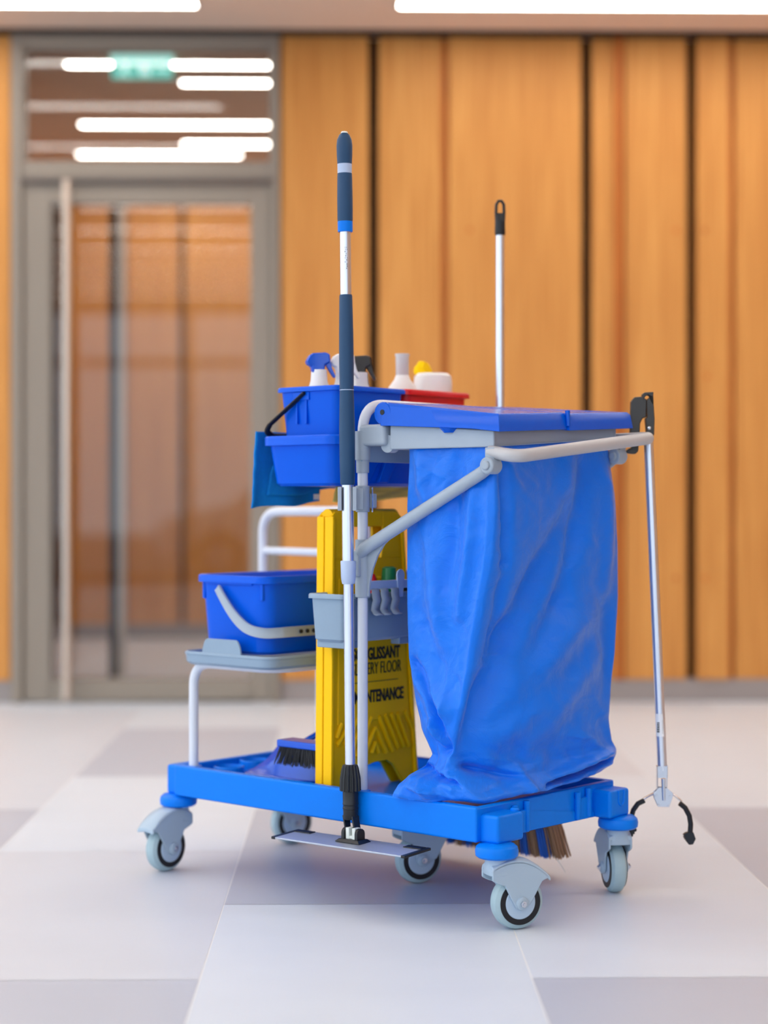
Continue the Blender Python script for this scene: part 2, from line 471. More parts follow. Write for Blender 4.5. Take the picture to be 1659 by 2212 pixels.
# corridor behind the door
CY0, CY1 = W+0.13, 10.9
CXL, CXR = -1.98, 0.75
CC = CEIL
struct('wall_corridor_left', MB().box(CXL-.1, CXL, CY0, CY1+.1, 0, CC), M['wood'], org=(CXL, 9, 0))
struct('wall_corridor_right', MB().box(CXR, CXR+.1, CY0, CY1+.1, 0, CC), M['plaster'], org=(CXR, 9, 0))
struct('trim_3', MB().box(-1.545, -1.47, 7.95, 8.05, 0, CC), M['gap'], org=(-1.5, 8, 0))
struct('trim_6', MB().box(-1.62, -1.545, 7.95, 8.1, 0, CC), M['wood'], org=(-1.6, 8, 0))
cb = struct('wall_corridor_back', MB().box(CXL, CXR, CY1+0.06, CY1+.15, 0, CC), M['gap'], org=(-.6, CY1, 0))
kx = CY1/3900
for a, b in ((80,118),(152,243),(275,388),(400,560),(572,760),(775,900),(915,1030)):
    struct('wood_panel', MB().box((a-766)*kx, (b-766)*kx, CY1, CY1+.07, 0.08, CC), M['wood'], parent=cb, bevel=.003)
struct('baseboard_corridor', MB().box(CXL, CXR, CY1-.01, CY1+.06, 0, 0.085), M['base'], org=(-.6, CY1, 0))
struct('ceiling_corridor', MB().box(CXL-.1, CXR+.1, W+.251, CY1+.1, CC, CC+.15), M['ceil'], org=(-.6, 9, CC))
px_ = MB().box(-1.108, -1.072, 8.46, 8.50, 0.0, 2.2)
struct('trim_4', px_, M['handle_metal'], org=(-1.09, 8.48, 0), bevel=.004)
struct('trim_5', MB().box(-1.150, -1.110, 8.47, 8.55, 0.0, 2.2), M['gap'], org=(-1.13, 8.5, 0))

# ceiling light strips
def strip(x0, x1, y, w, label, group, lowz=CEIL):
    t = thing('ceiling_light', label, 'ceiling light', ((x0+x1)/2, y, lowz), group, local=False)
    h = MB(); h.box(x0-.012, x1+.012, y-w/2-.012, y-w/2, lowz-.006, lowz-.0005); h.box(x0-.012, x1+.012, y+w/2, y+w/2+.012, lowz-.006, lowz-.0005)
    h.box(x0-.012, x0, y-w/2, y+w/2, lowz-.006, lowz-.0005); h.box(x1, x1+.012, y-w/2, y+w/2, lowz-.006, lowz-.0005)
    obj('housing', h, M['strip_frame'], parent=t)
    obj('diffuser', MB().box(x0, x1, y-w/2, y+w/2, lowz-.004, lowz-.0005), M['strip'], parent=t)
YS = 6.96; ks = YS/3900
strip(-4.6, (424-766)*ks, YS, .085, 'long recessed white ceiling light strip at top left of the photo above the glass door', 'room light strips')
strip((862-766)*ks, 4.2, YS, .085, 'long recessed white ceiling light strip at top right of the photo above the wood panels', 'room light strips')
for i, y in enumerate((6.1, 5.1, 4.1, 3.1, 2.1, 1.1, 0.1, -0.9, -1.9)):  # unseen rows added to light the scene, fewer on the right
    for a, b in (((-4.6, -0.65), (0.2, 4.2)) if i in (0, 1, 3, 5) else ((-4.6, -0.65),)):
        strip(a, b, y, .085, 'recessed white ceiling light strip added out of view over the trolley and camera to light the scene', 'added overhead light strips')
cl = [(7.93, 360, 600, 'corridor light strip just right of the green exit sign, seen through the top pane'),
      (7.93, 137, 245, 'short corridor light strip just left of the green exit sign, seen through the top pane'),
      (8.27, 385, 800, 'second corridor light strip from the top, below and right of the green exit sign'),
      (9.19, 168, 800, 'long bright corridor light strip across the middle of the top pane'),
      (9.68, 388, 800, 'corridor light strip at lower right of the top pane, second from its bottom'),
      (9.98, 163, 520, 'lowest corridor light strip seen along the bottom of the top pane')]
for y, a, b, lb in cl:
    k = y/3900
    strip((a+8-766)*k, (b-766)*k, y, .07, lb, 'corridor light strips', CC)

strip(-.25, .7, 8.75, .085, 'unseen corridor light strip added for brightness, beyond the right edge of the top pane', 'added hidden corridor light strips', CC)  # unseen strip added to brighten the corridor
strip(-1.6, .7, 10.5, .085, 'added corridor fill light strip nearest the far wood wall, hidden above the top pane', 'added hidden corridor light strips', CC)  # second unseen strip, added as extra corridor light
# exit sign
ex = thing('exit_sign', 'small green glowing emergency exit sign hanging behind the top pane of the door', 'exit sign', (-.93, 7.75, 2.62), local=False)
kx2 = 7.75/3900
ex0, ex1 = (240-766)*kx2, (376-766)*kx2
ez0, ez1 = CAM_H+(1085-172)*kx2, CC-.001
obj('housing', MB().box(ex0, ex1, 7.74, 7.76, ez1-.035, ez1), M['sign_pale'], parent=ex, bevel=.003)
obj('face', MB().box(ex0+.004, ex1-.004, 7.745, 7.757, ez0, ez1-.035), M['sign_teal'], parent=ex)
pg = MB(); xx = ex0+.07; zz = (ez0+ez1-.035)/2
pg.box(xx+.055, xx+.10, 7.742, 7.745, ez0+.012, ez1-.047)      # doorway
pg.lathe((xx-.005, 7.744, zz+.028), (0,1,0), [(-.002,.008),(.001,.008)], 12)
pg.tube([(xx,7.743,zz+.018),(xx-.012,7.743,zz-.008)], .007, 6); pg.tube([(xx-.012,7.743,zz-.008),(xx+.01,7.743,zz-.032)], .005, 6)
pg.tube([(xx-.012,7.743,zz-.008),(xx-.032,7.743,zz-.028)], .005, 6); pg.tube([(xx,7.743,zz+.014),(xx+.02,7.743,zz)], .004, 6)
pg.tube([(xx+.125,7.743,zz),(xx+.165,7.743,zz)], .005, 6); pg.prism([(xx+.16,7.742,zz-.014),(xx+.18,7.742,zz),(xx+.16,7.742,zz+.014)], (0,.003,0))
objs('pictogram', pg, M['sign_white'], parent=ex)

# white car parked outside behind the camera (seen mirrored in the door glass)
cy = -7.2
car = thing('car', 'white car parked outside, mirrored faintly in the glass of the door', 'car', (-0.2, cy, -.15), local=False)
prof = [(-2.25,.30),(-2.28,.62),(-2.1,.80),(-1.35,.95),(-.75,1.38),(-.3,1.46),(.7,1.45),(1.35,1.15),(1.9,1.02),(2.0,.6),(1.95,.3)]
def carp(x, z): return (x-0.2, z-.15)
bd = MB(); rings = []
for fy, sx in ((0,.93),(.12,1),(1.6,1),(1.72,.93)):
    rings.append([(carp(x*sx, z*(1 if z < 1 else (.96 if fy in (0,1.72) else 1)))[0], cy-fy-.0, carp(x, z)[1]) for x, z in prof])
bd.loft(rings); obj('body', bd, M['car'], parent=car, bevel=.03)
wn = MB(); wn.prism([(*[carp(a, b)[0]], cy+.012, carp(a, b)[1]) for a, b in ((-1.2,.98),(-.7,1.32),(-.28,1.4),(-.1,1.4),(-.1,.98))], (0,-.02,0))
wn.prism([(carp(a, b)[0], cy+.012, carp(a, b)[1]) for a, b in ((0,.98),(0,1.4),(.66,1.39),(1.2,1.13),(1.3,.98))], (0,-.02,0))
obj('side_window', wn, M['car_glass'], parent=car)
for wx in (-1.45, 1.35):
    wh = obj('wheel', MB().lathe((wx-.2, cy+.03, .16), (0,-1,0), [(0,.2),(0,.31),(.2,.31),(.2,.2)], 28), M['tyre_dark'], parent=car)
    obj('rim', MB().lathe((wx-.2, cy+.035, .16), (0,-1,0), [(0,.19),(.02,.19),(.03,.05)], 20), M['alu_flat'], parent=wh)

# ------------------------------------------------------------------ the trolley
tr = thing('cleaning_trolley', 'blue janitor trolley with grey push handle and white tube frame on grey casters', 'cleaning trolley', (.2, .45, 0))

# --- base tray
ZF, ZR, ZB0 = .205, .235, .167
bt = MB()
U0, U1, V0, V1 = -.028, .442, .028, .885
wl = .014
def wall_(a, b, c, d, z0, z1): bt.box(a, b, c, d, z0, z1)
bt.box(U0+wl, U1-wl, V0+wl, V1-wl, ZF-.012, ZF)
wall_(U0, U0+wl, V0, V1, ZB0, ZR); wall_(U1-wl, U1, V0, V1, ZB0, ZR)
wall_(U0+wl, U1-wl, V0, V0+wl, ZB0, ZR); wall_(U0+wl, U1-wl, V1-wl, V1, ZB0, ZR)
base = obj('base_tray', bt, M['blue'], parent=tr, bevel=.005, seg=3)
# corner blocks with a round notch
def corner_block(u0, u1, v0, v1, z1=.221):
    b = MB(); b.box(u0, u1, v0, v1, ZB0-.001, z1)
    return b
for (u0,u1,v0,v1,z1) in ((-.014,.070,-.014,.04,.221),(.362,.434,-.016,.04,.224),(-.014,.058,.872,.925,.232),(.362,.434,.872,.925,.232)):
    blk = obj('corner_block', corner_block(u0,u1,v0,v1,z1), M['blue'], parent=tr, bevel=.007, seg=3)
# U notch rim on the right block
nb = MB(); nb.tube([(.392,-.0165,.222),(.392,-.0165,.200),(.396,-.0165,.193),(.402,-.0165,.190),(.408,-.0165,.193),(.412,-.0165,.200),(.412,-.0165,.222)], .0022, 8)
obj('notch', nb, M['blue'], parent=tr)
# clip lugs on the end wall
for u in (.088, .300):
    c = MB(); c.box(u-.004, u+.045, V0-.008, V0+.002, .168, .213); c.tube([(u+.0,V0-.006,.170),(u,V0-.006,.226)], .0065, 12); c.tube([(u+.038,V0-.006,.170),(u+.038,V0-.006,.230)], .0065, 12)
    obj('clip_lug', c, M['blue'], parent=tr, bevel=.002)
obj('peg', MB().lathe((.062,.004,.218),(0,0,1),[(0,.009),(.006,.009),(.009,.006)],20), M['blue'], parent=tr)
# round socket bosses at the posts and the recess at the far end
for u, v in ((-.004,.345),(.412,.345),(0,.85),(.41,.85)):
    obj('post_socket', MB().lathe((u,v,ZF-.005),(0,0,1),[(0,.023),(.022,.023),(.034,.018),(.034,.012)],24), M['blue'], parent=tr)
for u, v in ((.06,.80),(.17,.83)):
    obj('cup_recess', MB().lathe((u,v,ZF-.003),(0,0,1),[(0,.036),(.028,.034),(.030,.031),(.020,.029),(.004,.028)],28), M['blue'], parent=tr)

# --- casters
def caster(stem, roll, trail, name_label=None, off=None):
    """stem (u,v); roll = unit rolling direction in trolley space from stem to wheel"""
    su, sv = stem; r = Vector((roll[0], roll[1], 0)).normalized()
    n = Vector((r.y, -r.x, 0))
    R_, wdt = .0525, .034
    hub = Vector((su, sv, 0)) + r*trail + Vector((0,0,R_))
    cs = MB().lathe((su,sv,.140),(0,0,1),[(0,.036),(.004,.041),(.013,.042),(.021,.040),(.026,.034),(.028,.02)],32)
    ca = obj('caster', cs, M['blue'], parent=tr)
    # fork
    fk = MB()
    fk.lathe((su,sv,.108),(0,0,1),[(0,.021),(.012,.0215),(.034,.0225)],28)
    cr_ = []
    for z, ha, hn, pw in ((.139,.0225,.0225,2),(.130,.0225,.0230,2.2),(.120,.0225,.0250,3),(.111,.0220,.0262,4),(.107,.0215,.0262,4)):
        ring_ = []
        for k in range(32):
            q = 2*PI*k/32; c_, s_ = math.cos(q), math.sin(q)
            ring_.append(Vector((su,sv,z)) + r*(ha*math.copysign(abs(c_)**(2/pw), c_)) + n*(hn*math.copysign(abs(s_)**(2/pw), s_)))
        cr_.append(ring_)
    fk.loft(cr_)
    # hood over the tyre
    prof = []
    A = Vector((su,sv,0))
    def P(a, z, s): return A + r*a + n*s + Vector((0,0,z))
    hood = []
    for k in range(11):
        t = k/10
        a = -.020 + t*(.124)
        z = .137-.013*((.03-a)/.05)**2 if a < .03 else .137-.038*((a-.03)/.074)**2
        hood.append((a, z))
    blade = [(-.021,.119)]+hood[1:]+[(.086,.0925),(.075,.074),(.063,.054),(trail+.012,.043),(trail,.038),(trail-.012,.043),(trail-.018,.054),(.016,.068),(.006,.088),(-.010,.094),(-.021,.100)]
    for s in (-1, 1):
        fk.prism([P(a, z, s*.0205) for a, z in blade], n*(s*.005))
    # hood top
    rr = []
    for a, z in hood:
        rr.append([P(a, z-.002, -.0255), P(a, z+.002, -.019), P(a, z+.004, 0), P(a, z+.002, .019), P(a, z-.002, .0255), P(a, z-.009, .0255), P(a, z-.005, 0), P(a, z-.009, -.0255)])
    fk.loft(rr)
    f = obj('fork', fk, M['fork'], parent=ca, bevel=.0025)
    wh = MB().lathe(hub, n, [(-wdt/2,.041),(-wdt/2+.001,.044),(-wdt/2+.006,.0505),(-.004,R_),(.004,R_),(wdt/2-.006,.0505),(wdt/2-.001,.044),(wdt/2,.041)], 48)
    obj('wheel', wh, M['tyre'], parent=ca)
    ring = MB()
    ring.lathe(hub, n, [(-wdt/2-.0008,.0425),(wdt/2+.0008,.0425)], 48)
    obj('tyre_ring', ring, M['tyre_dark'], parent=ca)
    hb = MB().lathe(hub, n, [(-wdt/2-.003,.012),(-wdt/2-.0022,.030),(-wdt/2,.0325),(wdt/2,.0325),(wdt/2+.0022,.030),(wdt/2+.003,.012)], 40)
    obj('hub', hb, M['hub'], parent=ca)
    bl = MB()
    for s in (-1, 1):
        bl.lathe(hub+n*s*.0250, n*s, [(0,.013),(.003,.0125),(.005,.009)], 24)
    objs('axle_cap', bl, M['fork'], parent=ca)
    nt_ = MB()
    for s in (-1, 1):
        nt_.lathe(hub+n*s*.0297, n*s, [(0,.0065),(.004,.0065),(.0041,.0032),(.0068,.003)], 6)
    objs('axle_nut', nt_, M['chrome'], parent=ca, ang=20)
    return ca
def cdir(x, y):                      # direction given in camera-aligned axes -> trolley axes
    a = math.radians(48.8)
    return (x*math.cos(a)+y*math.sin(a), -x*math.sin(a)+y*math.cos(a))
caster((0,0), cdir(.92,.38), .042)
caster((.414,0), cdir(-.14,.98), .032)
caster((0,.90), cdir(-.62,-.78), .040)
caster((.414,.90), cdir(-.85,-.5), .040)
caster((.205,.405), cdir(.86,.40), .030)

# --- white tube frame
r_ = .0105
def tubeobj(name, pts, r=r_, m='white_tube', rad=.05, parent=tr, n=16):
    return obj(name, MB().tube(arc_path(pts, rad, 9), r, n), M[m], parent=parent)
tubeobj('frame_tube', [(0,.345,ZF),(0,.345,1.0215),(.41,.345,1.020),(.41,.345,ZF)], rad=.062)
tubeobj('frame_tube', [(0,.85,ZF),(0,.85,.464),(0,.60,.464),(.41,.60,.464),(.41,.85,.464),(.41,.85,ZF)], rad=[.055,.06,.06,.055])
arch = tubeobj('frame_tube', [(.45,1.083,.46),(.45,1.083,.797),(.45,.735,.800),(.45,.735,.46)], r=.0115, rad=.055)
obj('crossbar', MB().tube([(.45,1.078,.700),(.45,.74,.697)], .0095, 14), M['white_tube'], parent=tr)
obj('crossbar', MB().tube(arc_path([(.41,.70,.458),(.45,.735,.46),(.45,1.083,.46),(.41,.86,.455)], .01, 4), .009, 14), M['white_tube'], parent=tr)

# --- tray for the mop bucket
bk = MB()
def rrect(u0, u1, v0, v1, r, z, n=6):
    out = []
    for cx, cy_, a0 in ((u1-r, v1-r, 0), (u0+r, v1-r, 90), (u0+r, v0+r, 180), (u1-r, v0+r, 270)):
        for k in range(n+1):
            a = math.radians(a0+90*k/n); out.append((cx+r*math.cos(a), cy_+r*math.sin(a), z))
    return out
def tub_mesh(u0, u1, v0, v1, z0, z1, taper, r, wall, rim=.006, rimh=.012, floor=.006, lip=0.0):
    """open container: outer skin, rolled rim, inner skin"""
    m = MB()
    def ring(d, z, rr_): return rrect(u0+d, u1-d, v0+d, v1-d, max(rr_, .002), z)
    R = [ring(taper+.006, z0, r), ring(taper, z0+.006, r), ring(rim+.0005, z1-rimh-.001, r),
         ring(0, z1-rimh, r), ring(0, z1-.003, r), ring(.002, z1, r), ring(rim+wall-.002, z1, r), ring(rim+wall, z1-.003, r),
         ring(taper+wall, z0+floor+.004, r*.9), ring(taper+wall+.004, z0+floor, r*.8)]
    m.loft(R); return m
obj('bucket_shelf', tub_mesh(-.036, .47, .578, .858, .463, .492, .003, .03, .004, rim=.001, rimh=.006, floor=.005), M['grey2'], parent=tr)
lg = MB()
def lug(pts, off): lg.prism(pts, off)
# raised lug on the left side
def hump(a0, a1, zt, u=-.033):
    pts = [(u, a0, .478)]
    for k in range(9):
        t = k/8*PI/2; pts.append((u, a0+.012+(.018)*(1-math.cos(t)), .486+(zt-.486)*math.sin(t)))
    for k in range(9):
        t = k/8*PI/2; pts.append((u, a1-.012-(.018)*(1-math.sin(t)), .486+(zt-.486)*math.cos(t)))
    pts.append((u, a1, .478))
    return pts
lug(hump(.655,.80,.523), (.005,0,0))
e = []
for (x, y, z) in hump(.0,.40,.508): e.append((y+.10, .578, z))
lug(e, (0,.005,0))
objs('shelf_lug', lg, M['grey2'], parent=tr, bevel=.0015)

# --- clips, sleeves and the supporting arms, near and far side
def side(u, s):
    """u: post plane, s: -1 near side / +1 far side"""
    t = s
    g = MB()
    g.lathe((u,.345,.626),(0,0,1),[(0,.0155),(.118,.0155)],24)
    pts = [(u,.333,.735)]
    A0, A1 = Vector((u,.335,.718)), Vector((u,.27,.765))
    conc = [(u,.262,.752),(u,.285,.735),(u,.303,.712),(u,.316,.685),(u,.324,.655),(u,.327,.628),(u,.340,.628)]
    g.prism([Vector(p)+Vector((-.003,0,0)) for p in [(u,.345,.735)]+[(u,.30,.748)]+conc], (.006,0,0))
    obj('arm_bracket', g, M['grey'], parent=tr, bevel=.0015)
    ua = u + t*.010
    tw = .026 if s > 0 else 0
    a = MB().tube([(ua,.343,.716),(ua,.33,.7265),(ua,.03,.876+tw),(ua,.008,.889+tw)], [.0125,.0135,.0125,.0115], 20)
    ar = obj('support_arm', a, M['grey'], parent=tr)
    e = MB(); e.lathe((ua-.016,.006,.890+tw),(1,0,0),[(0,.014),(.002,.0165),(.030,.0165),(.032,.014)],28)
    e.lathe((ua-.021,.006,.890+tw),(1,0,0),[(0,.007),(.002,.009),(.042,.009),(.043,.007)],20)
    e.box(ua-.004,ua+.018,-.004,.018,.885+tw,.925+tw)
    obj('arm_pivot', e, M['grey'], parent=ar, bevel=.0012)
    # lever clip on the sleeve
    c = MB().box(u-.020, u-.010, .338, .352, .668, .722); 
    obj('locking_lever', c, M['grey'], parent=tr, bevel=.003)
side(0, -1); side(.41, 1)
# upper clamp that holds the mop pole
pc = MB()
pc.lathe((0,.345,.800),(0,0,1),[(0,.0145),(.054,.0145)],24)
obj('pole_clamp', pc, M['grey'], parent=tr, bevel=.002)
def rel(c, a, b, z):                   # a to the right, b away from the camera
    q = math.radians(48.8); return (c[0]+a*math.cos(q)+b*math.sin(q), c[1]-a*math.sin(q)+b*math.cos(q), z)
cc = (-.0505,.3435)
for a0, a1, b0, b1 in ((-.0175,-.0135,-.012,.014),(.0125,.0165,-.014,.014)):
    j = MB(); j.prism([rel(cc,a0,b0,.803), rel(cc,a1+.004,b0,.803), rel(cc,a1+.004,b0+.003,.803), rel(cc,a1,b0+.006,.803), rel(cc,a1,b1,.803), rel(cc,a0,b1,.803)], (0,0,.048))
    obj('clamp_jaw', j, M['grey'], parent=tr, bevel=.001)
j = MB(); j.prism([rel(cc,-.018,.0125,.805), rel(cc,.034,.0125,.805), rel(cc,.034,.0175,.805), rel(cc,-.018,.0175,.805)], (0,0,.044))
obj('clamp_web', j, M['grey'], parent=tr, bevel=.001)
obj('locking_lever', MB().box(.012,.026,.328,.340,.808,.838), M['grey'], parent=tr, bevel=.003)
obj('spring_pin', MB().tube([(.013,.330,.800),(.013,.330,.850)], .0016, 8), M['chrome'], parent=tr)

# --- beam and hinge blocks of the bag holder
bh = MB(); bh.box(-.012,.42,.336,.348,.902,.936)
obj('crossbeam', bh, M['grey2'], parent=tr, bevel=.002)
sl = MB()
for u in (0,.41): sl.lathe((u,.345,.880),(0,0,1),[(0,.013),(.026,.0135),(.0261,.0155),(.085,.0155)],24)
objs('post_sleeve', sl, M['grey'], parent=tr)
hk = MB()
for u in (-.012,.395): hk.box(u,u+.028,.276,.347,.934,.978)
objs('hinge_block', hk, M['grey'], parent=tr, bevel=.008, seg=3)
sc2 = MB(); sc2.lathe((-.0,.278,.938),(1,0,0),[(0,.018),(.02,.018)],24); sc2.lathe((.39,.278,.938),(1,0,0),[(0,.018),(.02,.018)],24)
objs('hinge_barrel', sc2, M['grey'], parent=tr)

# bag ring: four walls, twisted a little so that the far front corner sits higher
def tz(u, v): return .026*(u/.41)*(1-v/.28)
rg = MB()
def hexw(u0,u1,v0,v1,zb,zt_):
    P8 = []
    for zf in (zb, zt_):
        for (u,v) in ((u0,v0),(u1,v0),(u1,v1),(u0,v1)): P8.append((u, v, zf(u,v)+tz(u,v)))
    rg.hexa(P8)
zb = lambda u,v: .926
ztt = lambda u,v: .958+(.978-.958)*v/.268
hexw(-.004,.008,.004,.268,zb,ztt); hexw(.402,.414,.004,.268,zb,ztt)
hexw(.008,.402,.004,.016,zb,ztt); hexw(.008,.402,.256,.268,zb,ztt)
ring = obj('bag_frame', rg, M['grey'], parent=tr, bevel=.003)
# push handle
hp = arc_path([(-.002,.014,.917),(-.010,-.055,.9065),(.450,-.064,.9545),(.436,.03,.952)], [.034,.034], 9)
obj('push_handle', MB().tube(hp, .0128, 20), M['grey_handle'], parent=tr)

# lid in two leaves
def lidz(u, v):
    t = (v+.02)/.29; a = u/.42
    return (.989*(1-t)+1.021*t)*(1-a)+(1.010*(1-t)+1.030*t)*a
def lid_leaf(u0, u1, vf, droop=0.0, up=0.0):
    m = MB(); nu, nv = 8, 14
    def z(u, v): return lidz(u, v)+up
    grid = []
    out = []
    def rim(d, dz):
        pts = []
        for k in range(nu+1): u = u0+d+(u1-u0-2*d)*k/nu; pts.append((u, vf+d))
        for k in range(1, nv+1): v = vf+d+(.278-vf-2*d)*k/nv; pts.append((u1-d, v))
        for k in range(1, nu+1): u = u1-d-(u1-u0-2*d)*k/nu; pts.append((u, .278-d))
        for k in range(1, nv): v = .278-d-(.278-vf-2*d)*k/nv; pts.append((u0+d, v))
        return [(u, v, z(u, v)+dz(u, v)) for u, v in pts]
    th_ = lambda u, v: -(.034+.012*max(0, (v-.05)/.2)) 
    R = [rim(.0035, lambda u,v: th_(u,v)), rim(-.004, lambda u,v: th_(u,v)), rim(-.0035, lambda u,v: th_(u,v)+.004), rim(.0, lambda u,v: -.006), rim(.005, lambda u,v: -.0005), rim(.02, lambda u,v: 0), rim(.030, lambda u,v: -.002)]
    m.loft(R, cap0=False, cap1=True)
    return m
l1 = obj('lid', lid_leaf(-.014,.205,-.016), M['blue_lid'], parent=tr, bevel=.0015)
l2 = obj('lid', lid_leaf(.208,.428,-.022, up=-.002), M['blue_lid'], parent=tr, bevel=.0015)
hb = MB()
hb.lathe((-.0155,.278,.999),(1,0,0),[(0,.021),(.002,.023),(.045,.023)],28); hb.lathe((.385,.278,1.003),(1,0,0),[(0,.023),(.045,.023)],28)
lh = objs('lid_hinge', hb, M['blue_lid'], parent=l1)
obj('hinge_pin', MB().lathe((-.0165,.278,1.001),(1,0,0),[(0,.0055),(.44,.0055)],16), M['black'], parent=l1)
obj('lid_tab', MB().lathe((.0,.115,.962),(0,0,1),[(-.006,.012),(.004,.022)],20), M['blue_lid'], parent=l1)
obj('lid_corner', MB().tube([(.206,-.021,.972),(.206,-.019,1.003)], .005, 12), M['blue_lid'], parent=l1)

# --- grey accessory box with rail and hooks
gb = obj('accessory_box', tub_mesh(-.038, .40, .362, .468, .532, .632, .010, .012, .003, rim=.005, rimh=.010), M['grey2'], parent=tr)
objs('box_foot', MB().box(-.02,.03,.375,.455,.520,.535).box(.15,.21,.375,.40,.520,.535), M['grey2'], parent=gb, bevel=.002)
rl = MB(); rl.box(.012,.40,.352,.358,.640,.658)
rail = obj('rail', rl, M['lilac'], parent=tr, bevel=.002)
def hook(u):
    pts = [(u,.356,.641),(u,.350,.640),(u,.349,.635),(u,.349,.628),(u,.346,.618),(u,.350,.607),(u,.352,.598),(u,.345,.590),(u,.338,.588)]
    m = MB()
    gridd = [[(u-.011,b,c) for _,b,c in pts],[(u+.011,b,c) for _,b,c in pts]]
    m.sheet(gridd); return m
for u in (.045,.073,.106): obj('hook', hook(u), M['grey'], parent=rail, solid=.003)
obj('rail_tab', MB().prism([(.118,.349,.622)]+[(.125+.012*math.cos(a), .349, .668+.012*math.sin(a)) for a in [PI-k*PI/8 for k in range(9)]]+[(.132,.349,.622)],(0,.004,0)), M['lilac'], parent=rail, bevel=.001)

